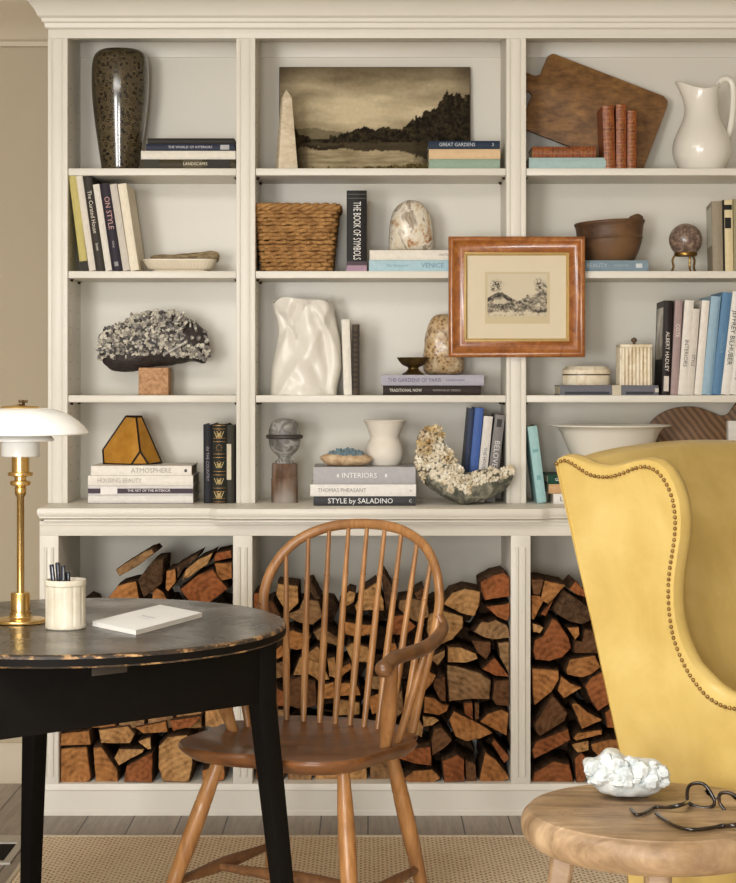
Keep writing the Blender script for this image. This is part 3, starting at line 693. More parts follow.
for st in range(3):
    pts = []
    for k, p in enumerate(loop(.119, .092, .026, 150)):
        an = k*.42+st*2*PI/3; q = p+p.normalized()*(.0065*math.cos(an)+.002)
        pts.append(Vector((cxb+q.x, d+q.y, zt-.010+.0065*math.sin(an))))
    b.tube(pts, .0066, 7, closed=True)
b.build('rolled_rim', rush, bas, angle=60)
# agate dome
d = 5.40; ag = NT('banded_agate'); ag.set(.22, 0, .5, .3); a = ag.noise(11, 5, .6, 2.2); ag.base(ag.ramp(a, [(.26, (72,56,44)), (.36, (176,118,72)), (.43, (222,208,182)), (.52, (236,228,212)), (.58, (198,186,168)), (.64, (150,134,118)), (.7, (232,216,190)), (.78, (170,104,62))])); ag = ag.m
b = MB(); b.inflate([(388.6,251),(388.6,249),(388.6,244),(388.8,234),(389.6,222),(393,211),(399,204),(408,200),(418,201),(426,207),(431,217),(432.6,230),(432.8,243),(432.8,249),(432.6,251),(431.6,252.4),(428,252.6),(410,252.6),(393,252.6),(389.6,252.4)], d, .055, .05, 10, amp=.0015, fr=30, seed=5, pw=.42)
b.moved(Matrix.Translation((0,0,ZAG-min(v.z for v in b.v)-.001))); tag(b.build('agate_stone', ag, None, angle=80), 'polished dome of white, tan and brown agate standing on a white book', 'stone')
# crumpled white vase
d = 5.405; L = [(70.5,735),(71,690),(73,600),(78,540),(90,480),(108,400),(122,340),(120,290),(110,230),(95,180),(89,140),(84,105)]; Rr = [(517,735),(516,690),(532,640),(546,570),(545,500),(540,400),(530,330),(519,270),(507,220),(498,180),(490,130),(478,96)]
b = MB(); R = []; nr = 96; NV = 60
def ev(T, t):
    q = t*(len(T)-1); i = min(int(q), len(T)-2); f = q-i; return T[i][0]+(T[i+1][0]-T[i][0])*f, T[i][1]+(T[i+1][1]-T[i][1])*f
for j in range(NV+1):
    t = j/NV; lx, ly = ev(L, t); rx, ry = ev(Rr, t); x0 = X(260+lx/6.69, d); x1 = X(260+rx/6.69, d)
    zz = Z3+(735-(ly+ry)/2)/(735-98)*(Z(300, d)-Z3); row = []
    for k in range(nr):
        an = 2*PI*k/nr; c, s_ = math.cos(an), math.sin(an); e = .78
        px = (x0+x1)/2+(x1-x0)/2*math.copysign(abs(c)**e, c); py = math.copysign(abs(s_)**e, s_)*(.062+.010*math.sin(t*7+1))
        cre = 0
        for (gx, gt, gc, wd, am) in ((.55,1,.35,.16,.013),(-.6,1,.40,.2,-.012),(.9,.5,.62,.22,.016),(1,-.15,-.05,.35,-.012),(-.35,1,.86,.16,.012),(.7,.9,.95,.2,-.014),(-.8,.7,.9,.25,-.010),(.2,1,.12,.1,.006)):
            q = gx*c+gt*t-gc; cre += am*max(0, 1-abs(q)/wd)**1.3*(1 if s_ < .3 else .3)
        rim = (.006*math.sin(an*3+.6)+.004*math.sin(an*5))*max(0, t-.8)*5
        row.append(Vector((px, d+py*(1-.2*t)+cre*(1-abs(c)**4), zz+rim)))
    R.append(row)
cen = Vector((X(303, d), d, 0))
for sc_, zz in ((.95, -.003), (.80, -.03), (.55, -.12)):
    R.append([Vector((cen.x+(p.x-cen.x)*sc_, cen.y+(p.y-cen.y)*sc_, p.z+zz)) for p in R[NV]])
b.rings(R); tag(b.build('crumpled_vase', pm('satin_white', (232,227,216), .3, var=.02, ns=6), None, angle=80), 'glossy white vase shaped like a crumpled paper bag, third shelf', 'vase')
# bronze bowl, fossil stone
d = 5.352; bz = NT('aged_bronze'); bz.set(.38, .85); a = bz.noise(25, 5); bz.base(bz.ramp(a, [(.3, (72,58,34)), (.7, (132,108,64))])); bz = bz.m
b = MB(); b.lathe(cr(prof_px([(0,377.6),(10.5,377.6),(10.8,376),(8,374),(5.4,370.5),(6,368.6),(11,366),(14.2,362),(16,358.6),(16.8,357.6),(15.8,357.8),(13,362),(8,366),(0,367.4)], d, ZBR), 3), (X(413.3, d), d, 0), 48)
tag(b.build('footed_bowl', bz, None, angle=50), 'small aged bronze footed bowl on the lavender grey book', 'bowl')
d = 5.437; fo = NT('fossil_stone'); fo.set(.35, 0, .5, .2); v = fo.n('ShaderNodeTexVoronoi'); v.inputs['Scale'].default_value = 95; fo.l(fo.co(), v.inputs['Vector']); a = fo.noise(16, 4, .6, 1)
fo.base(fo.mix(fo.ramp(a, [(.42, (0,0,0,1)), (.6, (1,1,1,1))]), fo.ramp(v.outputs['Distance'], [(.1, (70,46,26)), (.3, (150,112,70)), (.6, (206,176,130))]), fo.ramp(fo.noise(50, 5), [(.35, (120,84,52)), (.6, (222,200,164))]))); fo = fo.m
b = MB(); b.inflate([(422,372),(423.5,352),(425,338),(428,326),(434,318.5),(443,316),(452,317.5),(459,325),(462,340),(464,358),(465,370),(462,377),(444,378),(426,377.5)], d, .048, .04, 10, amp=.003, fr=35, seed=8, pw=.42)
b.moved(Matrix.Translation((0,0,ZBR-min(v.z for v in b.v)-.001))); tag(b.build('fossil_stone', fo, None, angle=80), 'polished brown and cream fossil stone standing behind the bronze footed bowl', 'stone')
# turned stone finial on a wooden base
d = 5.335; fin = thing('finial', 'grey stone ball finial with a raised band on a weathered wooden drum', 'finial', (X(284.5, d), d, ZC))
gs = NT('veined_grey_stone'); gs.set(.4); a = gs.noise(14, 6, .65, 1.5); gs.base(gs.ramp(a, [(.3, (62,60,58)), (.48, (120,118,114)), (.56, (176,174,168)), (.66, (96,92,88))])); gs.bump(a, .2, .001); gs = gs.m
wd = wood('weathered_wood', (74,52,38), (130,100,78), 9, 2, .75, stretch=6, c3=(186,180,172), bump=.5)
c = (X(284.5, d), d, 0); q = d/F
b = MB(); b.lathe([(0, ZC), (13.2*q, ZC), (13.2*q, Z(478, d)), (12.6*q, Z(477, d)), (12.9*q, Z(476, d)), (12.8*q, Z(465, d)), (12.2*q, Z(463.2, d)), (0, Z(463, d))], c, 40); b.build('base', wd, fin, angle=40)
b = MB(); b.lathe(cr([(9.5*q, Z(463.2, d)), (9*q, Z(461, d)), (6*q, Z(458.6, d)), (7*q, Z(456, d)), (11*q, Z(452.5, d)), (14.6*q, Z(447, d)), (15.8*q, Z(441, d)), (16*q, Z(437, d)), (15.6*q, Z(430, d)), (13*q, Z(423.5, d)), (8.6*q, Z(419.6, d)), (0, Z(418, d))], 4), c, 44); b.build('head', gs, fin, angle=60)
b = MB(); b.lathe(cr([(15.6*q, Z(439, d)), (18*q, Z(438.2, d)), (18.6*q, Z(436.6, d)), (18*q, Z(435, d)), (15.6*q, Z(434.2, d))], 3), c, 44); b.build('band', pm('dark_stone', (66,60,56), .5, var=.2, ns=30), fin, angle=60)
# agate slice, white vase
d = 5.255; sl = thing('agate_slice', 'flat tan agate shell with blue crystals lying on the light grey book', 'agate', (X(345, d), d, ZVS))
tan = NT('tan_rind'); tan.set(.6); a = tan.noise(40, 5, .7); tan.base(tan.ramp(a, [(.3, (150,112,78)), (.55, (206,178,142)), (.8, (230,214,188))])); tan.bump(a, .5, .002); tan = tan.m
b = MB(); b.inflate([(318.5,460),(325,456.5),(340,455),(356,455),(368,457.5),(373,461),(371,466),(360,468.5),(340,469),(326,468)], d, .055, .05, 8, amp=.002, fr=40, seed=2, pw=.3)
b.moved(Matrix.Translation((0,0,ZVS-min(v.z for v in b.v)-.0005))); b.build('rind', tan, sl, angle=70)
b = MB(); r2 = random.Random(3); top = ZVS+.030
for k in range(120):
    an = r2.uniform(0, 2*PI); rr = math.sqrt(r2.random()); x = X(347, d)+rr*.052*math.cos(an); y = d-.012+rr*.035*math.sin(an)
    b.crystal((x, y, top+.014*(1-rr)), (r2.uniform(-.8,.8), r2.uniform(-.8,.3), 1), r2.uniform(.003,.006), r2.uniform(.008,.016), 5)
b.build('blue_crystals', pm('blue_crystal', (120,142,152), .3, var=.35, ns=60), sl, angle=20)
d = 5.31; b = MB(); b.lathe(cr(prof_px([(0,468.5),(13,468.5),(15,467.5),(18.4,461),(19.2,454),(18,447.5),(15.2,441),(14.8,438),(16.4,432),(19.6,423.5),(21.4,420.6),(20.6,420.2),(19,423.5),(15.6,432),(13.8,438),(15,445),(14,460),(0,465)], d, ZVS), 3), (X(384.7, d), d, 0), 48)
tag(b.build('white_vase', matte_white, None, angle=60), 'small matte cream vase with flared neck on a stack of three books', 'vase')
# big geode
d = 5.245; go = [(70,410),(63,370),(66,330),(84,300),(72,262),(72,232),(92,196),(130,165),(180,148),(224,172),(240,210),(226,262),(280,300),(300,340),(322,392),(352,412),(366,448),(430,436),(500,412),(560,420),(610,408),(648,400),(672,432),(664,486),(624,540),(560,584),(500,608),(450,626),(400,638),(330,636),(270,614),(210,580),(150,540),(100,490)]
go = [(405+x/6.13, 400+y/6.13) for x, y in go]; gz = Z(505, d)-ZC
geo = thing('geode', 'big curved open geode with cream crystals and dark green rind on the ledge', 'geode', (X(465, d), d, ZC))
rind = NT('geode_rind'); rind.set(.55); a = rind.noise(26, 6, .7, 1); rind.base(rind.ramp(a, [(.3, (44,44,38)), (.48, (96,96,84)), (.6, (150,146,128)), (.75, (196,188,168))])); rind.bump(a, .7, .004); rind = rind.m
b = MB(); b.inflate(go, d, .055, .06, 12, c=(448, 480), amp=.004, fr=35, seed=4, sub=2); b.moved(Matrix.Translation((0,0,ZC-min(v.z for v in b.v)-.0005))); b.build('rind', rind, geo, angle=70)
crem = NT('cream_crystals'); crem.set(.45); v = crem.n('ShaderNodeTexVoronoi'); v.inputs['Scale'].default_value = 60; crem.l(crem.co(), v.inputs['Vector']); crem.base(crem.mix(crem.ramp(crem.noise(14, 3), [(.5, (0,0,0,1)), (.68, (1,1,1,1))]), crem.ramp(v.outputs['Color'], [(.1, (196,182,154)), (.5, (226,216,194)), (.9, (240,234,218))]), crem.ramp(v.outputs['Color'], [(.1, (150,116,66)), (.9, (214,190,140))]))); crem = crem.m
b = MB(); r2 = random.Random(21); n = 0
while n < 800:
    x = r2.uniform(415, 516); y = r2.uniform(424, 505)
    if not pip(x, y, go): continue
    lowest = max(yy for yy in range(420, 506) if pip(x, yy, go)) if any(pip(x, yy, go) for yy in range(420, 506)) else 505
    top_ = min(yy for yy in range(420, 506) if pip(x, yy, go)); th_ = lowest-top_
    if x > 424 and y > top_+th_*(.82 if x < 452 else (.62 if x < 470 else .42)): continue
    tt = edge_t(x, y, go, (448, 480)); h = .056*math.sqrt(max(0, 1-tt*tt))
    ax = Vector((r2.uniform(-.9,.9), -1.1+.5*tt, r2.uniform(-.4,1.1)))
    b.crystal(Vector((X(x, d), d-h+.001, Z(y, d))), ax, r2.uniform(.0025, .0062), r2.uniform(.005, .011), r2.choice((5,6))); n += 1
b.build('crystals', crem, geo, angle=20)
# cutting board
d = 5.43; bd = thing('cutting_board', 'old dark wooden cutting board with handle, tilted against the back of the top shelf', 'cutting board', (X(600, d), d, Z1))
bw = NT('old_board_wood'); bw.set(.6); a = bw.noise(7, 6, .65, .5, sc=(3,3,9)); g_ = bw.noise(9, 5, .7); bw.base(bw.mix(bw.ramp(g_, [(.38, (0,0,0,1)), (.66, (1,1,1,1))]), bw.ramp(a, [(.3, (84,58,34)), (.7, (130,92,52))]), bw.ramp(a, [(.3, (126,88,46)), (.7, (176,130,76))]))); bw.bump(g_, .3, .002); bw = bw.m
ang = math.radians(-22); ex = Vector((math.cos(ang), 0, math.sin(ang))); ez = Vector((-math.sin(ang), 0, math.cos(ang)))
TL = W(551.5, 46, d); Lb = .388; Wb = .252
o2 = [(.012,0),(Lb-.02,0),(Lb-.004,.010),(Lb,.028),(Lb,Wb-.02),(Lb-.016,Wb),(.02,Wb),(.004,Wb-.012),(0,Wb-.03),(0,.145),(-.012,.139),(-.085,.139),(-.1,.128),(-.1,.098),(-.085,.086),(-.012,.086),(0,.078),(0,.016)]
b = MB(); R = []
for y, sh in ((-.010,0),(.009,0)):
    R.append([TL+ex*p[0]-ez*p[1]+Vector((0, y, 0)) for p in o2])
b.rings(R); low = min(v.z for v in b.v); dz = Z1+.0008-low
b.moved(Matrix.Translation((0,0,dz)))
for v in b.v: v.y += .075*(v.z-Z1)/.35
b.build('board', bw, bd, bevel=.004)
b = MB(); hc = TL+ex*(-.075)-ez*.112+Vector((0,0,dz)); b.tube([hc+Vector((0,-.011+.075*(hc.z-Z1)/.35,0)), hc+Vector((0,-.0095+.075*(hc.z-Z1)/.35,0))], .009, 16); b.build('hanging_hole', pm('hole_dark', (22,14,10), .9, var=0), bd)
# white jug
d = 5.41; q = d/F; jc = Vector((X(701.6, d), d, 0)); jug = thing('jug', 'white glazed ironstone jug with looped handle on the top shelf', 'jug', (jc.x, d, Z1))
pr = cr(prof_px([(0,166.6),(20,166.6),(21,165.6),(23.5,162),(27.5,154),(29,146.5),(28,138),(23.5,127.5),(18.6,117),(16.4,107),(16.2,98),(17,91),(18.2,85.5)], d, Z1), 3)
NJ = 56; R = []
def jrow(r, z, t, inn=0):
    row = []
    for k in range(NJ):
        an = 2*PI*k/NJ; c = math.cos(an); sp = max(0, -c)**6; hb = max(0, c)**6
        rr = r+(.026*sp*t**1.5)*(1-inn*.1); row.append(jc+Vector((rr*c, rr*math.sin(an)*(1-.08*t), z+(.012*sp+.008*hb-.016*(1-abs(c)**1.6))*t**2)))
    return row
zt0 = pr[-1][1]; zn = Z(112, d)
for r, z in pr:
    if r < 1e-6: continue
    R.append(jrow(r, z, max(0, min(1, (z-zn)/(zt0-zn)))))
R.append(jrow(pr[-1][0]-.0025, zt0+.001, 1, 1)); R.append(jrow(pr[-1][0]-.006, zt0-.004, 1, 1)); R.append(jrow(.040, zn, 0)); R.append(jrow(.06, Z1+.05, 0)); R.append(jrow(.02, Z1+.01, 0))
b = MB(); b.rings(R); b.build('body', white, jug, angle=70)
b = MB(); b.tube(smooth_path([W(717.5, 86.5, d), W(721, 80.5, d), W(727, 78.6, d), W(732, 83, d), W(733.6, 94, d), W(733, 108, d), W(731.4, 122, d), W(729.5, 131, d), W(727, 136.5, d)], 5), .0062, 10, flat=1.5); b.build('handle', white, jug, angle=70)
# carved wooden bowl
d = 5.405; q = d/F; wb = thing('wooden_bowl', 'dark carved wooden bowl with a lug handle on the slate blue book', 'bowl', (X(610, d), d, ZBW))
bwm = wood('dark_bowl_wood', (62,42,28), (112,80,54), 8, 0, .5, stretch=4, bump=.25, c3=(132,98,66))
pr = [(0,258.4),(20,258.4),(24,257.2),(28.5,250),(31.6,242),(32.4,238.2),(33.2,237.2),(32.6,235.6),(33,231),(34,226),(35.4,223),(34,221.6),(32.6,223),(30.6,232),(26,248),(0,254)]
b = MB(); b.lathe(cr(prof_px(pr, d, ZBW), 3), (X(609.5, d), d, 0), 56, sy=.95); b.build('bowl', bwm, wb, angle=50)
for v in wb.children[0].data.vertices: v.co.z += .05*(v.co.x)*max(0, v.co.z)/.1
b = MB(); b.inflate([(627,222),(629,217),(634,214.6),(640,213.6),(643.4,216.4),(642.6,220.6),(638,222.6),(640,226),(634,228)], d, .016, .016, 8, amp=.0015, fr=60); b.build('lug_handle', bwm, wb, angle=70)
# speckled sphere on stand
d = 5.40; q = d/F; sp = thing('stone_sphere', 'speckled brown stone sphere resting in a small three-legged brass stand', 'sphere', (X(685.6, d), d, Z2+.035))
gr = NT('speckled_granite'); gr.set(.28, 0, .5, .3); a = gr.noise(70, 5, .75); gr.base(gr.ramp(a, [(.3, (62,48,42)), (.5, (120,98,86)), (.62, (170,148,130)), (.75, (92,72,62))])); gr = gr.m
sr = 16.6*q; sz = Z(240, d); b = MB(); b.sphere((X(685.6, d), d, sz), sr, 40, 24)
sp_ = b.build('ball', gr, sp, angle=80)
brs = pm('antique_brass', (150,118,62), .35, .9, var=.2, ns=40)
st = thing('sphere_stand', 'small three-legged antique brass stand under the speckled sphere', 'stand', (X(685.6, d), d, Z2))
zr = sz-sr*.86; rr = sr*.52+.0045; c0 = Vector((X(685.6, d), d, zr)); b = MB(); b.tube([c0+Vector((rr*math.cos(2*PI*k/32), rr*math.sin(2*PI*k/32), 0)) for k in range(32)], .0042, 8, closed=True, flat=1.4); b.build('ring', brs, st)
for k in range(3):
    an = -PI/2+2*PI*k/3+.15; u = Vector((math.cos(an), math.sin(an), 0)); hz = zr-Z2
    b = MB(); b.tube(smooth_path([c0+u*rr, c0+u*(rr+.009)+Vector((0,0,-hz*.3)), c0+u*(rr+.006)+Vector((0,0,-hz*.65)), c0+u*(rr+.012)+Vector((0,0,-hz*.9)), c0+u*(rr+.017)+Vector((0,0,-hz+.0035))], 5), .0033, 8); b.build('leg', brs, st)
# bone boxes
bone = NT('bone_veneer'); bone.set(.4); a = bone.noise(26, 5, .65, 1, sc=(1.5,1.5,1)); bone.base(bone.ramp(a, [(.3, (204,182,144)), (.5, (234,221,194)), (.75, (242,234,212))])); bone.bump(a, .2, .001); bone = bone.m
d = 5.385; q = d/F; bo = thing('oval_box', 'low oval bone veneer box with dark lid line on the slate grey book', 'box', (X(586, d), d, ZBX)); c = (X(586, d), d, 0)
hb = Z(366.3, d)-ZBX
b = MB(); b.lathe([(0, ZBX), (23.4*q, ZBX), (24*q, ZBX+.002), (24*q, ZBX+hb*.52), (0, ZBX+hb*.52)], c, 48, sy=.72); b.build('body', bone, bo, angle=40)
b = MB(); b.lathe([(23.6*q, ZBX+hb*.51), (23.6*q, ZBX+hb*.6)], c, 48, sy=.72); b.build('dark_inlay', pm('horn', (70,52,34), .4, var=.2), bo)
b = MB(); b.lathe([(0, ZBX+hb*.59), (24*q, ZBX+hb*.59), (24*q, ZBX+hb*.8), (22.6*q, ZBX+hb*.86), (20*q, ZBX+hb), (0, ZBX+hb)], c, 48, sy=.72); b.build('lid', bone, bo, angle=30)
d = 5.375; sb = thing('square_box', 'upright ribbed bone box with lid and small ball knob on the slate grey book', 'box', (X(633, d), d, ZBX))
x0, x1 = X(619.4, d), X(648.6, d); zt = Z(344.5, d); b = MB(); n = 8; w = (x1-x0)/n; D2 = (x1-x0)/2; ym = d
for k in range(n):
    xc_ = x0+w*(k+.5)
    for yy in (ym-D2, ym+D2): b.tube([(xc_, yy, ZBX), (xc_, yy, zt-.010)], w*.5, 8)
    yc_ = ym-D2+w*(k+.5)
    for xx in (x0, x1): b.tube([(xx, yc_, ZBX), (xx, yc_, zt-.010)], w*.5, 8)
b.box(x0, x1, ym-D2, ym+D2, ZBX, zt-.010); b.build('ribbed_body', bone, sb, angle=50)
b = MB(); b.box(x0-.004, x1+.004, ym-D2-.004, ym+D2+.004, zt-.010, zt); b.build('lid', bone, sb, bevel=.002)
b = MB(); b.lathe(cr([(.007, zt), (.005, zt+.002), (.0035, zt+.005), (.0085, zt+.010), (.0085, zt+.015), (.004, zt+.0195), (0, zt+.0205)], 3), ((x0+x1)/2, ym, 0), 20); b.build('knob', pm('horn_knob', (96,76,54), .35, var=.2), sb, angle=60)
# big white basin
d = 5.325; b = MB(); zt = Z(426, d-.17); k = zt-ZBAS
b.lathe(cr([(0,ZBAS),(.078,ZBAS),(.082,ZBAS+.004),(.105,ZBAS+k*.25),(.126,ZBAS+k*.55),(.145,ZBAS+k*.86),(.158,ZBAS+k*.95),(.174,ZBAS+k*.965),(.177,ZBAS+k*.985),(.174,ZBAS+k),(.155,ZBAS+k*.985),(.138,ZBAS+k*.88),(.1,ZBAS+k*.4),(.07,ZBAS+.02),(0,ZBAS+.014)], 3), (X(610, d), d, 0), 64)
tag(b.build('basin', white, None, angle=50), 'big white wide-rimmed basin on the book pile behind the yellow armchair', 'basin')
# round paddle board
d = 5.515; pb = NT('striped_board_wood'); pb.set(.5); w_ = pb.n('ShaderNodeTexWave', bands_direction='X'); w_.inputs['Scale'].default_value = 17; w_.inputs['Distortion'].default_value = 1.5; w_.inputs['Detail'].default_value = 3; pb.l(pb.co((1,1,1), (0, math.radians(38), 0)), w_.inputs['Vector']); pb.base(pb.ramp(w_.outputs['Fac'], [(.1, (104,76,52)), (.6, (134,100,70)), (.9, (144,110,78))])); pb = pb.m
pts = [(644,441),(649,428),(658,418),(672,411.5),(687,409.5),(700,411),(712,415.5),(720,418.6),(727,417),(732,411),(737,405),(746,402),(756,408),(757,420),(748,432),(738,440),(740,458),(736,474),(726,488),(712,497),(696,501),(680,500),(664,493),(653,480),(647,462)]
b = MB(); P = smooth_path([W(x, y, d)+Vector((0,0,0)) for x, y in pts+pts[:1]], 4)[:-1]; low = min(p.z for p in P)
b.rings([[Vector((p.x, p.y+yy, p.z+ZC+.0006-low)) for p in P] for yy in (-.010, .008)]); tag(b.build('paddle_board', pb, None, bevel=.003), 'round striped brown wooden paddle board leaning behind the white basin', 'cutting board')
# framed etching hung on the post
d = 5.262; fr = thing('framed_etching', 'etching in a maple wood frame with cream mat, hanging on the bookcase post', 'picture', (X(517, d), d+.03, Z(357, d)))
x0, x1, z0, z1 = X(448.7, d), X(585.3, d), Z(357.2, d), Z(236.3, d)
mp_ = NT('maple'); mp_.set(.28, 0, .5, .4); a = mp_.noise(10, 5, .65, .8, sc=(3,3,3)); mp_.base(mp_.ramp(a, [(.28, (116,64,24)), (.5, (158,94,42)), (.75, (188,126,66))])); mp_ = mp_.m
yb = DU-.0045
b = MB(); b.frame([(0,yb),(0,d+.004),(.002,d-.002),(.008,d-.005),(.013,d-.003),(.016,d+.003),(.024,d+.007),(.034,d+.008),(.040,d+.005),(.044,d+.004),(.046,d+.007),(.046,yb)], x0, x1, z0, z1); b.build('frame', mp_, fr, angle=50)
b = MB(); b.frame([(.045,yb-.006),(.045,d+.0085),(.048,d+.0075),(.052,d+.011),(.054,d+.014),(.054,yb-.006)], x0, x1, z0, z1); b.build('gilt_slip', pm('gold_slip', (214,182,118), .4, .35, var=.1, ns=60), fr, angle=50)
mat_m = pm('mat_board', (224,210,182), .9, var=.03, ns=6); ym = d+.018
b = MB(); b.box(x0+.047, x1-.047, ym, ym+.003, z0+.047, z1-.047); b.build('mat_board', mat_m, fr)
def etch(u, v):
    n1 = fbm(u*6, v*6, 4, 31); n2 = fbm(u*18, v*14, 4, 37); n3 = fbm(u*40, v*30, 2, 41); p = (214,201,174); k = 0
    g_ = .40+.14*math.exp(-((u-.18)/.16)**2)+.16*max(0, min(1, (u-.55)*4))+.16*n1
    if v < g_: k = .42+n1*.9+n2*.9+n3*.5-(.35 if v < .10 else 0)
    if abs(v-(.40+.10*math.cos((u-.2)*9))) < .05 and u < .42: k = max(k, .8+n2)
    if abs(u-.2) < .10 and abs(v-.34) < .05: k *= .2
    for cx_, cy_, r_ in ((.16,.74,.13),(.91,.70,.13),(.94,.52,.11),(.86,.80,.09),(.12,.66,.08)):
        q_ = math.hypot(u-cx_, (v-cy_)*.8)
        if q_ < r_: k = max(k, (.30+n2*1.5+n3*.8)*(1-q_/r_)*2)
    return lerp3(p, (56,48,40), max(0, min(.92, k)))
b = MB(); b.box(X(485, d+.018), X(549.8, d+.018), ym-.0006, ym, Z(323.5, d), Z(271.5, d)); b.build('plate_sheet', pm('etching_paper', (208,192,156), .9, var=.02), fr)
picture('etched_scene', X(487.5, ym), X(547, ym), Z(316, ym), Z(274, ym), ym-.0009, 150, 106, etch, attr_mat('etching_ink', .9), fr)
t = NT('clear_glazing'); tr = t.n('ShaderNodeBsdfTransparent'); gl = t.n('ShaderNodeBsdfGlossy'); gl.inputs['Roughness'].default_value = .02; fq = t.n('ShaderNodeFresnel'); fq.inputs[0].default_value = 1.35; mx = t.n('ShaderNodeMixShader')
t.l(fq.outputs[0], mx.inputs[0]); t.l(tr.outputs[0], mx.inputs[1]); t.l(gl.outputs[0], mx.inputs[2]); t.l(mx.outputs[0], t.o.inputs[0]); glazing = t.m
b = MB(); b.box(x0+.047, x1-.047, ym-.0035, ym-.002, z0+.047, z1-.047); b.build('glazing', glazing, fr)
# ================================================================= firewood
def endgrain():
    t = NT('split_wood_end'); t.set(.85, 0, .2); oi = t.n('ShaderNodeObjectInfo')
    if t._tc is None: t.co()
    w = t.n('ShaderNodeTexWave', wave_type='RINGS', rings_direction='Y'); w.inputs['Scale'].default_value = 19; w.inputs['Distortion'].default_value = 3.5; w.inputs['Detail'].default_value = 3; w.inputs['Detail Scale'].default_value = 1.5
    t.l(t._tc.outputs['Object'], w.inputs['Vector'])
    n = t.noise(38, 6, .7); g = t.noise(9, 4, .6)
    f = t.ramp(t.math('ADD', t.math('MULTIPLY', w.outputs['Fac'], .09), t.math('MULTIPLY', n, .91)), [(.28, rgb((128,112,98))), (.5, rgb((214,204,192))), (.7, rgb((255,250,242)))])
    c = t.mix(1.0, oi.outputs['Color'], f, 'MULTIPLY')
    c = t.mix(t.ramp(g, [(.45, (0,0,0,1)), (.75, (.6,.6,.6,1))]), c, t.mix(1.0, c, rgb((196,150,112)), 'MULTIPLY'))
    t.base(c); t.bump(n, 1.0, .006); return t.m
def barkm():
    t = NT('bark'); t.set(.95, 0, .1); a = t.noise(30, 6, .7, .5, sc=(2,.5,2)); t.base(t.ramp(a, [(.3, (44,31,22)), (.55, (86,64,46)), (.8, (124,98,74))])); t.bump(a, .9, .005); return t.m
endm = endgrain(); bark = barkm()
TONE = {'p': ('pale tan', (214,172,118)), 'o': ('orange-brown', (204,148,92)), 'r': ('reddish brown', (174,112,70)), 'd': ('dark brown', (124,90,62)), 'g': ('greyish tan', (176,144,106)), 'k': ('bark-dark', (84,66,50))}
CROP = {'A': (420,560,7.36), 'B': (420,670,7.36), 'C': (330,560,7.36), 'D': (245,560,7.36), 'E': (330,670,7.36), 'F': (525,560,7.36), 'G': (525,670,6.69), 'H': (80,540,4.6), 'I': (45,700,4.09), 'P': (0,0,1)}
BAYREF = {1: ('behind the black table', 'the wall side'), 2: ('behind the spindle chair', 'the table side'), 3: ('beside the yellow armchair', 'the painted post')}
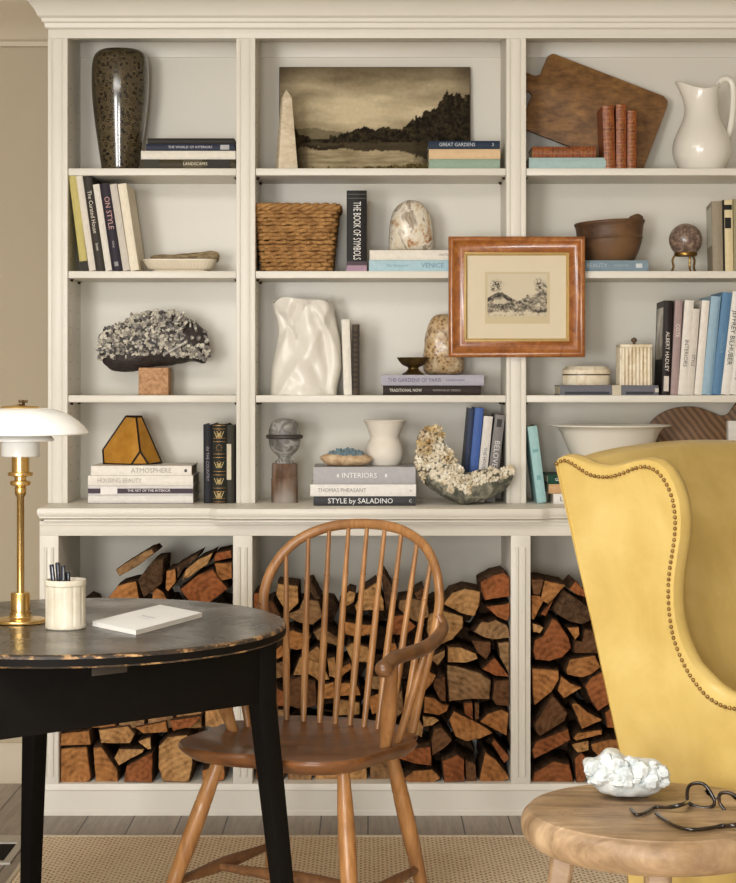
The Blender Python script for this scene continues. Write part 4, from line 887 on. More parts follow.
LOGS = [
 (2,'A','r',[(445,165),(540,112),(620,95),(670,130),(690,200),(690,270),(600,278),(480,298),(450,230)],1),
 (2,'A','p',[(170,325),(235,245),(330,210),(450,235),(440,330),(400,420),(300,392)],1),
 (2,'A','r',[(485,345),(600,330),(680,312),(684,390),(640,452),(570,420)],0),
 (2,'A','g',[(395,530),(450,455),(500,462),(560,440),(640,480),(672,535),(670,572),(560,588),(480,575)],1),
 (2,'A','p',[(60,400),(150,372),(240,390),(322,420),(318,500),(240,588),(150,628),(80,620),(50,520)],1),
 (2,'A','d',[(378,592),(520,606),(520,680),(490,735),(428,690)],0),
 (2,'A','g',[(575,612),(680,600),(690,850),(650,830),(590,720)],0),
 (2,'A','p',[(205,640),(300,645),(412,690),(428,730),(340,758),(205,755)],0),
 (2,'A','g',[(75,725),(182,662),(186,705),(130,778)],0),
 (2,'A','r',[(455,802),(550,720),(662,862),(560,855)],0),
 (2,'P','g',[(447,665),(460,667),(480,673),(491.5,681),(490,700),(472,699.5),(449,702),(447.5,684)],0),
 (2,'B','d',[(550,80),(680,72),(685,200),(660,268),(560,262),(532,215)],0),
 (2,'B','o',[(0,20),(60,10),(120,40),(90,100),(40,150),(0,140)],0),
 (2,'B','d',[(105,70),(185,50),(192,240),(150,228),(100,130)],0),
 (2,'B','o',[(30,195),(110,210),(150,250),(215,262),(198,310),(140,335),(30,318)],0),
 (2,'B','p',[(20,342),(100,346),(142,372),(90,410),(25,420)],0),
 (2,'B','o',[(212,370),(250,302),(300,332),(400,376),(480,422),(540,465),(450,508),(340,530),(260,490)],1),
 (2,'B','r',[(322,245),(385,240),(390,370),(330,325)],0),
 (2,'B','d',[(402,245),(435,245),(435,362),(405,370)],0),
 (2,'B','o',[(442,382),(500,322),(600,292),(655,320),(640,488),(560,446)],1),
 (2,'B','d',[(102,440),(160,422),(238,520),(180,578),(90,632),(85,520)],0),
 (2,'P','r',[(397,758),(410,749),(431,747),(432,766),(415,764)],0),
 (2,'P','o',[(404,779),(413,771.5),(432,769.5),(441,778),(434,783),(408,783)],1),
 (2,'B','r',[(162,672),(280,627),(325,662),(328,822),(180,828)],0),
 (2,'B','d',[(334,665),(408,692),(420,822),(338,828)],0),
 (2,'B','o',[(435,815),(480,602),(560,662),(668,805),(560,836),(450,834)],0),
 (2,'B','r',[(528,540),(550,512),(668,650),(622,690)],0),
 (2,'B','g',[(652,480),(684,445),(688,590),(668,608)],0),
 (2,'C','p',[(70,320),(140,228),(188,240),(178,308),(72,372)],0),
 (2,'C','p',[(182,340),(240,232),(340,168),(398,300),(398,372),(190,374)],0),
 (2,'C','k',[(378,115),(402,95),(458,190),(440,398),(412,355)],0),
 (2,'C','g',[(502,360),(512,300),(600,284),(720,302),(730,420),(640,458),(560,418)],0),
 (2,'C','d',[(620,245),(690,205),(710,285),(640,292)],0),
 (2,'C','o',[(104,452),(200,472),(330,482),(348,540),(200,568),(110,548)],0),
 (2,'C','r',[(440,415),(540,405),(636,490),(560,556),(440,548)],0),
 (2,'C','p',[(112,642),(160,608),(280,642),(298,758),(160,748)],0),
 (2,'C','o',[(405,620),(480,612),(500,660),(402,690)],0),
 (2,'C','o',[(60,810),(150,755),(160,800),(75,868)],0),
 (2,'D','r',[(55,245),(145,240),(150,350),(60,356)],0),
 (2,'D','d',[(160,310),(200,300),(262,410),(150,372)],0),
 (2,'D','p',[(226,258),(240,175),(390,192),(394,320),(310,398)],1),
 (2,'D','g',[(305,405),(400,362),(430,284),(540,302),(578,420),(500,478),(400,466),(330,430)],0),
 (2,'D','k',[(436,175),(490,162),(556,288),(520,295)],0),
 (2,'D','o',[(290,542),(350,517),(488,562),(440,648),(370,668),(292,640)],0),
 (2,'D','g',[(502,532),(560,494),(728,602),(700,638),(600,608),(530,588)],0),
 (2,'D','p',[(352,850),(400,722),(540,632),(596,780),(580,852)],0),
 (2,'D','o',[(212,680),(270,624),(298,700),(222,738)],0),
 (2,'D','g',[(218,762),(300,742),(318,850),(222,878)],0),
 (2,'D','p',[(606,722),(660,716),(690,880),(620,860)],0),
 (2,'E','o',[(50,100),(150,95),(210,122),(226,188),(50,194)],0),
 (2,'E','p',[(48,212),(218,240),(218,328),(50,338)],0),
 (2,'E','g',[(282,42),(388,52),(388,150),(292,140)],0),
 (2,'E','o',[(272,204),(398,164),(398,300),(310,330)],0),
 (2,'E','p',[(562,380),(640,332),(688,420),(678,498),(562,440)],0),
 (2,'E','g',[(582,280),(660,152),(688,162),(640,256)],0),
 (2,'P','d',[(287,681),(300,677),(316,682),(317,706),(301,710),(287,705)],1),
 (2,'P','p',[(305,658),(322,664),(330,680),(318,681),(306,672)],0),
 (2,'P','o',[(318,686),(334,682),(335,698),(319,700)],0),
 (2,'P','g',[(388,702),(402,690),(404,712),(390,722)],0),
 (3,'F','o',[(142,152),(298,182),(250,240),(172,326),(114,300)],1),
 (3,'F','d',[(45,140),(138,146),(110,262),(62,254)],0),
 (3,'F','o',[(50,262),(108,262),(140,296),(62,446),(48,430)],0),
 (3,'F','r',[(116,400),(168,340),(208,296),(152,416)],0),
 (3,'F','r',[(322,215),(375,158),(458,240),(468,272),(390,262)],0),
 (3,'F','k',[(207,365),(290,224),(420,312),(502,380),(498,440),(430,478),(330,458),(230,398)],0),
 (3,'F','p',[(56,468),(108,482),(138,500),(110,542),(60,530)],0),
 (3,'F','r',[(60,680),(72,592),(130,562),(202,434),(240,444),(328,580),(343,650),(280,718),(180,748),(80,738)],1),
 (3,'F','o',[(312,497),(398,494),(402,550),(370,588)],0),
 (3,'F','d',[(358,592),(420,602),(442,504),(528,532),(562,620),(540,688),(362,688)],0),
 (3,'F','o',[(302,810),(332,732),(518,702),(558,790),(500,838),(420,868),(312,848)],0),
 (3,'G','o',[(46,-14),(228,2),(232,60),(178,150),(62,242),(50,150)],0),
 (3,'G','o',[(218,140),(242,42),(310,92),(382,120),(262,192)],0),
 (3,'G','r',[(402,110),(440,54),(540,2),(584,150),(590,212),(490,278),(440,200)],0),
 (3,'G','d',[(62,370),(188,168),(288,290),(268,342),(100,446),(76,420)],0),
 (3,'G','o',[(312,230),(345,222),(420,282),(518,335),(380,398),(350,320)],0),
 (3,'G','r',[(537,290),(600,237),(640,300),(630,394),(552,388)],0),
 (3,'G','r',[(48,540),(72,484),(288,394),(308,468),(200,528),(60,598)],0),
 (3,'G','o',[(322,460),(352,422),(518,402),(518,430),(342,474)],0),
 (3,'G','p',[(312,500),(340,492),(428,474),(428,540),(350,556)],0),
 (3,'G','o',[(442,500),(560,464),(650,472),(678,570),(500,588),(452,540)],0),
 (3,'G','r',[(333,590),(378,554),(428,600),(400,750),(345,756),(338,640)],0),
 (3,'G','r',[(45,752),(62,690),(190,612),(300,634),(332,756)],0),
 (1,'H','g',[(162,140),(180,168),(250,130),(343,60),(330,42),(300,52),(230,95)],1),
 (1,'H','o',[(115,285),(170,212),(258,188),(274,285)],1),
 (1,'H','k',[(264,184),(340,92),(384,88),(378,200),(292,268)],0),
 (1,'H','o',[(332,208),(385,242),(402,285),(332,285)],0),
 (1,'H','o',[(397,142),(438,134),(442,190),(405,238),(392,228)],0),
 (1,'H','p',[(467,188),(482,142),(540,92),(612,58),(588,110),(540,143),(500,172)],1),
 (1,'H','r',[(622,62),(694,47),(698,82),(630,97),(612,100)],0),
 (1,'H','r',[(457,230),(540,162),(612,134),(678,225),(600,288),(510,295)],1),
 (1,'H','o',[(618,108),(698,104),(698,178),(650,188),(627,150)],0),
 (1,'H','k',[(444,118),(548,62),(532,86),(472,136),(448,180)],0),
 (1,'I','o',[(52,140),(180,127),(188,183),(56,188)],0),
 (1,'I','o',[(58,200),(170,192),(188,320),(180,337),(60,340)],0),
 (1,'I','o',[(196,196),(230,192),(298,290),(298,340),(206,340)],0),
 (1,'I','p',[(217,125),(340,107),(368,140),(350,178),(227,178)],0),
 (1,'I','p',[(282,237),(302,202),(406,202),(402,214),(300,268)],0),
 (1,'I','p',[(378,170),(430,152),(434,200),(420,203)],0),
 (1,'I','r',[(320,335),(332,272),(440,214),(438,338)],0),
 (1,'I','o',[(367,115),(495,88),(503,130),(400,138)],0),
 (1,'I','r',[(508,85),(640,68),(600,110),(522,128)],0),
 (1,'I','p',[(464,192),(500,152),(580,142),(600,200),(603,260),(590,338),(480,336),(462,280)],1),
 (1,'I','o',[(642,290),(735,262),(735,326),(700,340),(642,340)],1)]
polys = []
for bay, c, tone, pts, bk in LOGS:
    ox, oy, s = CROP[c]; polys.append((bay, tone, [(ox+x/s, oy+y/s) for x, y in pts], bk))
r4 = random.Random(19)
def fill(bay, x0, x1, y0, y1, nx, ny):
    for j in range(ny):
        for i in range(nx):
            a = x0+(x1-x0)*i/nx; c = x0+(x1-x0)*(i+1)/nx; e = y0+(y1-y0)*j/ny; g = y0+(y1-y0)*(j+1)/ny
            w = (c-a); h = (g-e); p = [(a+w*.06, e+h*r4.uniform(.04,.3)), (a+w*r4.uniform(.3,.7), e+h*.05), (c-w*.06, e+h*r4.uniform(.05,.35)), (c-w*.05, g-h*.06), (a+w*.5, g-h*.04), (a+w*.05, g-h*r4.uniform(.05,.2))]
            if r4.random() < .35: p.pop(r4.randrange(2))
            polys.append((bay, r4.choice('pooorg'), p, 0))
fill(1, 60, 232, 604, 730, 6, 4)
fill(2, 254, 286, 683, 783, 1, 4); fill(2, 286, 396, 723, 783, 4, 2); fill(2, 387, 402, 725, 748, 1, 1)
fill(3, 640, 760, 590, 783, 4, 6)
def carea(P):
    a = cx = cy = 0
    for i in range(len(P)):
        x0, y0 = P[i-1]; x1, y1 = P[i]; k = x0*y1-x1*y0; a += k; cx += (x0+x1)*k; cy += (y0+y1)*k
    return abs(a/2), cx/(3*a), cy/(3*a)
ORD = 'bottom second third fourth fifth sixth seventh eighth ninth tenth eleventh twelfth'.split()
ORN = 'first second third fourth fifth sixth seventh eighth ninth tenth eleventh twelfth thirteenth'.split()
rows = {}
for k, (bay, tone, P, bk) in enumerate(polys):
    a, cx_, cy_ = carea(P); row = int((783-cy_)/24.5); rows.setdefault((bay, row), []).append((cx_, k))
lab = {}
for (bay, row), L in rows.items():
    L.sort()
    for i, (_, k) in enumerate(L):
        b_, tone, P, bk = polys[k]; n = len(P)
        xs = [p[0] for p in P]; ys = [p[1] for p in P]; ar = (max(xs)-min(xs))/(max(ys)-min(ys))
        shp = 'half-round' if bk else ('wedge-shaped' if n <= 4 and ar < 1.6 else ('long flat' if ar >= 1.9 else ('upright' if ar < .62 else ('triangular' if n == 3 else 'blocky'))))
        lab[k] = f"{TONE[tone][0]} {shp} log {BAYREF[bay][0]}, {ORD[row]} row, {ORN[i]} from {BAYREF[bay][1]}"
for k, (bay, tone, P, bk) in enumerate(polys):
    rr = random.Random(100+k); dfr = DL+.010+rr.uniform(0, .022)+(0.03 if k >= len(LOGS) else 0)
    
    a, cx_, cy_ = carea(P); Q = []
    lo_x, hi_x = {1: (59.2, 232.2), 2: (253.2, 510.2), 3: (531.6, 790)}[bay]
    for i in range(len(P)):          # shrink a hair, subdivide, roughen
        p, q = P[i], P[(i+1) % len(P)]; n = max(1, int(math.hypot(q[0]-p[0], q[1]-p[1])/3.2))
        for j in range(n):
            t_ = j/n; x = p[0]+(q[0]-p[0])*t_; y = p[1]+(q[1]-p[1])*t_
            x = cx_+(x-cx_)*.985; y = cy_+(y-cy_)*.985
            x += .55*mn.noise(Vector((x*.35, y*.35, k))); y += .55*mn.noise(Vector((x*.35, y*.35, k+50)))
            Q.append((max(lo_x, min(hi_x, x)), min(783.2, y)))
    Lg = .175+rr.uniform(0, .025); n = len(Q)
    cz = W(cx_, cy_, dfr); tx, tz = rr.uniform(-.06, .06), rr.uniform(-.06, .06)
    def ring(dy, sc):
        out = []
        for (x, y) in Q:
            v = W(x, y, dfr); v = cz+(v-cz)*sc; dd = dy+(v.x-cz.x)*tx+(v.z-cz.z)*tz if dy < .05 else dy
            out.append(Vector((max(X(lo_x, DL)+.001, min(X(hi_x, DL)-.001, v.x)), dfr+max(0, dd), max(v.z, ZB+.0006))))
        return out
    R = [ring(.0015, .955), ring(.005, 1.0), ring(.075, 1.09), ring(Lg, 1.06)]
    vs = [p for r in R for p in r]; fs = []; mi = []
    c0 = len(vs)
    mid = [];
    inner = ring(.002, .55)
    for p in inner: vs.append(p+Vector((0, rr.uniform(-.003, .003), 0)))
    vs.append(sum(inner, Vector())/n)
    for i in range(n):
        q = (i+1) % n; fs.append((c0+n, c0+i, c0+q)); mi.append(0); fs.append((c0+i, i, q, c0+q)); mi.append(0)
        fs.append((i, n+i, n+q, q)); mi.append(0)
        bks = 1 if (tone in 'k' or (bk and Q[i][1] < cy_+2) or rr.random() < .12) else 1
        for m in (1, 2): fs.append((m*n+i, (m+1)*n+i, (m+1)*n+q, m*n+q)); mi.append(bks)
    fs.append(tuple(3*n+i for i in range(n))); mi.append(1)
    b = MB(); b.v = vs; b.f = fs; b.mi = mi
    o = b.build('firewood_log', [endm if tone != 'k' else bark, bark], None, angle=45)
    pith = Vector((rr.uniform(-.07,.07), 0, rr.uniform(-.06,.06)))
    for v in o.data.vertices: v.co -= pith
    o.location += pith
    col = TONE[tone][1]; j = rr.uniform(.85, 1.1); o.color = rgb(col, j)
    tag(o, lab[k], 'log', 'firewood stacked in the low cabinet')

# the rear of the pile, only glimpsed as darkness between the front logs
b = MB(); r5 = random.Random(77)
for x0, x1, y0, nx in ((60, 231, 606, 6), (254, 509, 606, 9), (533, 780, 600, 9)):
    ny = 6; hh = (781-y0)/ny; ww = (x1-x0)/nx
    for j in range(ny):
        for i in range(nx):
            cx_, cy_ = x0+ww*(i+.5), y0+hh*(j+.5); P = []
            for k in range(7):
                an = 2*PI*k/7+r5.uniform(-.25, .25); P.append((cx_+ww*.5*math.cos(an)*r5.uniform(.88, 1), cy_+hh*.5*math.sin(an)*r5.uniform(.88, 1)))
            y_ = DL+.225+r5.uniform(0, .02)
            b.rings([[Vector((X(p[0], DL), yy, max(Z(p[1], DL), ZB+.0006))) for p in P] for yy in (y_, DB-.012)])
o = b.build('firewood_pile', bark, None, angle=45); o['kind'] = 'stuff'; tag(o, 'dark rear part of the firewood, glimpsed in the gaps between the front logs', 'firewood')
# ================================================================= black round table
TZ = .715; TC = Vector((-.608, 3.835, 0)); TR = .452
blk = NT('worn_black_paint'); blk.set(.6, 0, .12); a = blk.noise(40, 6, .75, sc=(1,1,1)); blk.base(blk.ramp(a, [(.5, (13,11,10)), (.74, (18,16,14)), (.82, (80,70,56))])); blk.bump(a, .2, .001); blk = blk.m
tt = NT('worn_table_top'); tt.set(.26, 0, .5); a = tt.noise(5, 6, .65, .4, sc=(1,9,1)); s2 = tt.noise(7, 5, .6)
tt.base(tt.mix(tt.ramp(s2, [(.4, (0,0,0,1)), (.7, (1,1,1,1))]), tt.ramp(a, [(.3, (24,20,17)), (.55, (42,36,31)), (.75, (66,58,50))]), tt.ramp(a, [(.3, (36,31,27)), (.7, (76,69,61))])))
tt.l(tt.ramp(s2, [(.3, (.16,.16,.16,1)), (.7, (.36,.36,.36,1))]), tt.b.inputs['Roughness']); tt.bump(a, .12, .001); tt = tt.m
ed = NT('worn_table_edge'); ed.set(.5); a = ed.noise(26, 6, .75, sc=(1,1,2.5)); ed.base(ed.ramp(a, [(.42, (34,29,25)), (.52, (70,54,38)), (.55, (150,114,74)), (.7, (206,170,118))])); ed = ed.m
tab = thing('round_table', 'worn black-painted round wooden writing table carrying the brass lamp', 'table', (TC.x, TC.y, 0))
b = MB(); b.lathe([(0,TZ-.026),(TR-.01,TZ-.026),(TR-.002,TZ-.0245)], TC, 96, .965)
b.cur = 2; b.lathe([(TR-.002,TZ-.0245),(TR,TZ-.021)], TC, 96, .965); b.cur = 1; b.lathe([(TR,TZ-.021),(TR,TZ-.0075)], TC, 96, .965); b.cur = 2; b.lathe([(TR,TZ-.0075),(TR-.0015,TZ-.0025),(TR-.007,TZ)], TC, 96, .965); b.cur = 0; b.lathe([(TR-.007,TZ),(0,TZ)], TC, 96, .965)
bmv = b; o = b.build('table_top', [tt, blk, ed], tab, angle=40)
B = Vector((-.19, 3.82, 0)); e1 = Vector((.454, .377, 0)).normalized(); A = B-e1*.71; T3 = Vector((-.752, 4.16, 0)); CEN = (A+B+T3)/3
za, zt = .553, TZ-.0265
def obox(b, o, e1, e2, a0, a1, c0, c1, z0, z1):
    R = []
    for z in (z0, z1): R.append([o+e1*a+e2*c+Vector((0,0,z)) for a, c in ((a0,c0),(a1,c0),(a1,c1),(a0,c1))])
    b.rings(R)
e2 = Vector((-e1.y, e1.x, 0))
for p, q in ((A, B), (B, T3), (T3, A)):
    u = (q-p).normalized(); v = Vector((-u.y, u.x, 0)); b = MB(); obox(b, p, u, v, .012, (q-p).length-.012, .003, .023, za, zt); b.build('apron', blk, tab, bevel=.0015)
for p, q, r_, sx in ((A, B, T3, -.062), (B, T3, A, .055), (T3, A, B, -.02)):
    u = (q-p).normalized(); v = Vector((-u.y, u.x, 0)); w_ = (p-CEN).normalized(); b = MB(); R = []
    if p is B: u, v = -e1, e2
    if p is A: u, v = e1, e2
    if p is T3: u, v = Vector((.77,-.638,0)), Vector((-.638,-.77,0))
    for z, w, sp in ((.008, .034, .052), (za, .044, 0), (zt, .044, 0)):
        R.append([p+w_*sp+u*a_*w+v*c_*w+Vector((0,0,z)) for a_, c_ in ((0,0),(1,0),(1,1),(0,1))])
    b.rings(R); b.build('leg', blk, tab, bevel=.003)
b = MB(); obox(b, A+e2*.002, e1, e2, .264, .344, -.0015, .006, TZ-.063, TZ-.047); b.build('lock_plate', pm('dull_plate', (56,52,48), .5, .2, var=.1), tab, bevel=.0008)
# ---- lamp
brass = NT('brass'); brass.set(.27, 1); brass.base(brass.ramp(brass.noise(12, 3), [(.3, (214,176,106)), (.7, (236,204,140))])); brass = brass.m
opal = NT('opal_glass'); opal.set(.16, 0, .5, .4); opal.base((244,244,240)); opal.b.inputs['Subsurface Weight'].default_value = .25; opal.b.inputs['Subsurface Radius'].default_value = (.02,.02,.02); opal.b.inputs['Subsurface Scale'].default_value = .5; opal = opal.m
lc = PZ(20.5, 622, TZ); d = lc.y; q = d/F; lp = thing('table_lamp', 'brass table lamp with tiered white opal glass shades on the black table', 'lamp', lc)
def zz(py): return Z(py, d)
c = (lc.x, lc.y, 0)
b = MB(); b.lathe(cr([(0,TZ),(.0545,TZ),(.056,TZ+.003),(.0545,TZ+.006),(.05,TZ+.0075),(.03,TZ+.009),(.0235,TZ+.012),(.0225,TZ+.02)], 2)+[(.0225,TZ+.022),(.0205,TZ+.023),(.0205,TZ+.06),(.019,TZ+.0625),(.012,TZ+.063),(0,TZ+.063)], c, 48); b.build('base', brass, lp, angle=40)
b = MB(); b.lathe([(.0078,TZ+.06),(.0078,zz(497)),(.012,zz(494)),(.0125,zz(488)),(.0105,zz(486.5)),(.021,zz(485)),(.022,zz(483)),(.021,zz(481)),(.0125,zz(480)),(.0125,zz(477)),(.026,zz(475.5)),(.0265,zz(473.5)),(.0255,zz(472)),(.0185,zz(471.5)),(.0185,zz(455)),(0,zz(455))], c, 40); b.build('stem', brass, lp, angle=35)
b = MB(); b.lathe([(.0,zz(440)),(.037,zz(441)),(.0405,zz(443)),(.0405,zz(456)),(.0385,zz(456.5)),(.0375,zz(445)),(0,zz(444))], c, 56); b.build('lower_shade', opal, lp, angle=40)
b = MB(); b.lathe(cr([(.036,zz(431)),(.056,zz(434)),(.068,zz(438)),(.0695,zz(440.5)),(.067,zz(440.8)),(.054,zz(437)),(.034,zz(434))], 3), c, 56); b.build('middle_shade', opal, lp, angle=60)
b = MB(); b.lathe(cr([(.0,zz(408.5)),(.04,zz(408)),(.068,zz(409)),(.098,zz(414)),(.125,zz(422.5)),(.1405,zz(430.5)),(.1435,zz(433.2)),(.139,zz(433.8)),(.12,zz(426)),(.09,zz(416.5)),(.05,zz(412)),(0,zz(411))], 3), c, 64); b.build('top_shade', opal, lp, angle=60)
b = MB(); b.lathe([(0,zz(409)),(.041,zz(409)),(.042,zz(407.4)),(.039,zz(406.2)),(.012,zz(405.2)),(.006,zz(404)),(0,zz(404))], c, 40); b.build('top_cap', brass, lp, angle=35)
b = MB()
for k in range(3): an = k*2*PI/3+.4; b.tube([Vector((lc.x+.03*math.cos(an), lc.y+.03*math.sin(an), zz(432))), Vector((lc.x+.03*math.cos(an), lc.y+.03*math.sin(an), zz(408)))], .003, 6)
b.tube([Vector((lc.x, lc.y, zz(455))), Vector((lc.x, lc.y, zz(408)))], .006, 8); b.build('shade_struts', brass, lp)
kb = MB(); kb.tube([Vector((lc.x+.006, lc.y, zz(405.5))), Vector((lc.x+.006, lc.y, zz(400.5)))], .0035, 8); kb.tube([Vector((lc.x-.004, lc.y, zz(401.3))), Vector((lc.x+.015, lc.y, zz(401.3)))], .003, 8); kb.build('finial_screw', pm('bronze_screw', (70,54,34), .4, .8, var=.1), lp)
# ---- cup with pens
cc_ = Vector((X(65.5, 3.757), 3.757, TZ)); cupm = NT('ribbed_ceramic'); cupm.set(.45, 0, .4, 0); cupm.base(cupm.ramp(cupm.noise(20, 4), [(.3, (196,186,164)), (.7, (222,215,198))])); cupm = cupm.m
cr_ = .0415; zu = Z(581.5, 3.757-cr_); R = []
for h, m in ((0,.93),(.002,.985),(.008,1),(.010,.985),(.088,.985),(.0895,1.02),(zu-TZ-.002,1.02),(zu-TZ,1.005),(zu-TZ,.93),(zu-TZ-.01,.90),(.01,.88),(.008,.5)):
    rib = .028 if .009 < h < .0885 and m > .95 else 0
    R.append([cc_+Vector((cr_*m*(1-rib*(1 if (k//3) % 4 == 0 else 0))*math.cos(2*PI*k/144), cr_*m*(1-rib*(1 if (k//3) % 4 == 0 else 0))*math.sin(2*PI*k/144), h)) for k in range(144)])
b = MB(); b.rings(R); tag(b.build('pencil_cup', cupm, None, angle=40), 'cream ribbed ceramic cup holding pens on the black table', 'cup')
penm = pm('navy_pen', (34,40,54), .35, .2, var=.1); penc = pm('pen_clip', (120,120,120), .3, .9, var=0)
for k, (px, py, bx, by, lb) in enumerate(((51.5,564.5,-.004,-.012,'dark navy pen leaning out of the cream cup, nearest the lamp'), (57.4,562.6,.000,.012,'tallest dark pen standing in the cream cup'), (63.0,565.4,.010,-.010,'dark pen standing third from the lamp in the cream cup'), (67.6,571.5,.020,.006,'shortest dark pen, tilted towards the notepad in the cream cup'))):
    top = W(px, py, cc_.y-.012+.012*(k % 2)); bot = cc_+Vector((bx-.01, by, .0135)); ax = (top-bot)
    pn = thing('pen', lb, 'pen', bot, 'pens in the cream cup')
    b = MB(); b.tube([bot, bot+ax*.06, bot+ax*.1, bot+ax*.985, top], [.0015, .0038, .0048, .0048, .004], 12); b.build('barrel', penm, pn, angle=40)
    b = MB(); sd = Vector((.35, -1, 0)).normalized()*.0062; b.tube([bot+ax*.97+sd*.75, bot+ax*.96+sd, bot+ax*.70+sd], .0011, 6); b.build('clip', penc, pn)
# ---- notepad
co = [PZ(92.5, 620.5, TZ+.012), PZ(160, 604, TZ+.012), PZ(202, 612, TZ+.012), PZ(136, 629.5, TZ+.012)]
ctr_ = sum(co, Vector())/4; npd = thing('notepad', 'thin white printed notepad lying on the black table near its rim', 'notepad', (ctr_.x, ctr_.y, TZ))
b = MB(); b.rings([[Vector((p.x, p.y, z)) for p in co] for z in (TZ+.0005, TZ+.0095)]); b.build('pages', pm('notepad_paper', (238,236,230), .7, var=.04, ns=30, sc=(1,1,20)), npd)
b = MB(); b.rings([[Vector((p.x, p.y, z)) for p in [ctr_+(p-ctr_)*1.005 for p in co]] for z in (TZ+.0095, TZ+.0105)]); b.build('cover_sheet', pm('notepad_cover', (240,241,240), .45, var=.02), npd)
uu = (co[3]-co[0]); uu.z = 0; vv = (co[1]-co[0]); vv.z = 0; uu.normalize(); vv.normalize()
for txt, sz_, off in (('Notes', .022, .0), ('FROM THE LIBRARY', .006, -.022)):
    vs, fs = lettering(txt, sz_, .12); b = MB(); o_ = Vector((ctr_.x, ctr_.y, TZ+.0109)); b.add([o_+uu*v.x+vv*(v.y+off) for v in vs], fs); b.build('printed_lettering', ink((168,172,176)), npd, normals=False)

# ================================================================= Windsor armchair
CH = Vector((-.125, 3.98, 0)); yaw = math.radians(29); fv = Vector((-math.sin(yaw), -math.cos(yaw), 0)); rv = Vector((math.cos(yaw), -math.sin(yaw), 0))
KC = 1.04; EP = Vector((0,0,EYE))      # seat a little lower than first measured, chair a little farther
def Lc(r, f, z): return EP+(CH+rv*r+fv*f+Vector((0,0,z))-EP)*KC
cw = wood('honey_wood', (146,98,54), (190,140,88), 8, 2, .38, .15, 8, .12, c3=(110,72,40))
seatw = wood('seat_wood', (92,56,30), (136,88,50), 6, 0, .33, .2, 7, .1, c3=(74,44,24))
armw = wood('arm_wood', (92,62,38), (156,106,62), 7, 1, .32, .2, 5, .1, c3=(70,50,36))
wch = thing('windsor_chair', 'honey-brown spindle-back wooden armchair with hooped back pulled up to the black table', 'chair', CH)
# seat: shield outline in (r, f)
so = [(0,.246),(-.05,.260),(-.12,.262),(-.180,.236),(-.218,.182),(-.225,.11),(-.228,.04),(-.238,-.01),(-.236,-.05),(-.215,-.075),(-.205,-.11),(-.17,-.16),(-.11,-.195),(-.05,-.21),(0,-.214)]
so = so+[(-r, f) for r, f in so[-2:0:-1]]
so = [(p.x, p.y) for p in smooth_path([Vector((r, f, 0)) for r, f in so+so[:1]], 3)[:-1]]
ZS = .455; n = len(so); R = []
def dish(r, f, t): return -.024*(1-t**2.2)*(1 if f < .1 else max(.15, 1-(f-.1)/.13))*(1-.55*math.exp(-(r/.035)**2)*max(0, min(1, (f+.02)/.2)))
seq = []
for t, z in ((.80,-.040),(.90,-.033),(.975,-.018),(1.0,-.010),(1.0,-.006),(.988,-.001)): seq.append([Lc(r*t, f*t, ZS+z) for r, f in so])
for t in (.95,.88,.78,.66,.52,.36,.2,.06): seq.append([Lc(r*t, f*t, ZS+dish(r*t, f*t, t)) for r, f in so])
b = MB(); b.rings(seq); b.build('seat', seatw, wch, angle=50)
# bow
lean = .23
def backf(r): return -.175+.05*(abs(r)/.2)**2
def back(r, h):   # a point on the curved leaning back: r across, h above the seat
    return Lc(r*(1+.0*h), backf(r)*(1-.25*min(1, h/.45))-.048*min(1,h/.45)-.0-h*lean*.75, ZS+h)
HB = .452
bowp = []
for r, h in ((-.178,-.01),(-.192,.08),(-.212,.165),(-.224,.24),(-.226,.29),(-.208,.347),(-.168,.396),(-.107,.426),(-.04,.438),(.04,.438),(.107,.426),(.168,.396),(.208,.347),(.226,.29),(.224,.24),(.209,.165),(.192,.08),(.178,-.01)): bowp.append(back(r, h))
b = MB(); sp_ = smooth_path(bowp, 6); b.tube(sp_, .0122, 12, flat=.82); b.build('bow', cw, wch, angle=60)
def bow_h(r):
    best = None
    for r_, h_ in ((.0,.438),(.04,.438),(.075,.434),(.11,.426),(.142,.413),(.172,.396),(.195,.374),(.214,.347)):
        if abs(r) <= r_: return h_ if best is None else best[1]+(h_-best[1])*(abs(r)-best[0])/(r_-best[0])
        best = (r_, h_)
    return .347
for k in range(9):
    rb = -.150+.300*k/8; rt = -.190+.380*k/8
    p0 = back(rb, -.012); p1 = back(rt, bow_h(rt)-.004)
    b = MB(); N = 15; pts = [p0.lerp(p1, i/N) for i in range(N+1)]
    b.tube(pts, [.0064, .0072, .0078, .0082, .0086, .0088, .0086, .0082, .0078, .0072, .0068, .0064, .0061, .0058, .0055, .0052], 10)
    for tq in (.40, .76): b.tube([p0.lerp(p1, tq-.005), p0.lerp(p1, tq-.0015), p0.lerp(p1, tq+.0015), p0.lerp(p1, tq+.004)], [.007, .0092 if tq < .5 else .0078, .0092 if tq < .5 else .0078, .006], 10)
    b.build('spindle', cw, wch, angle=40)
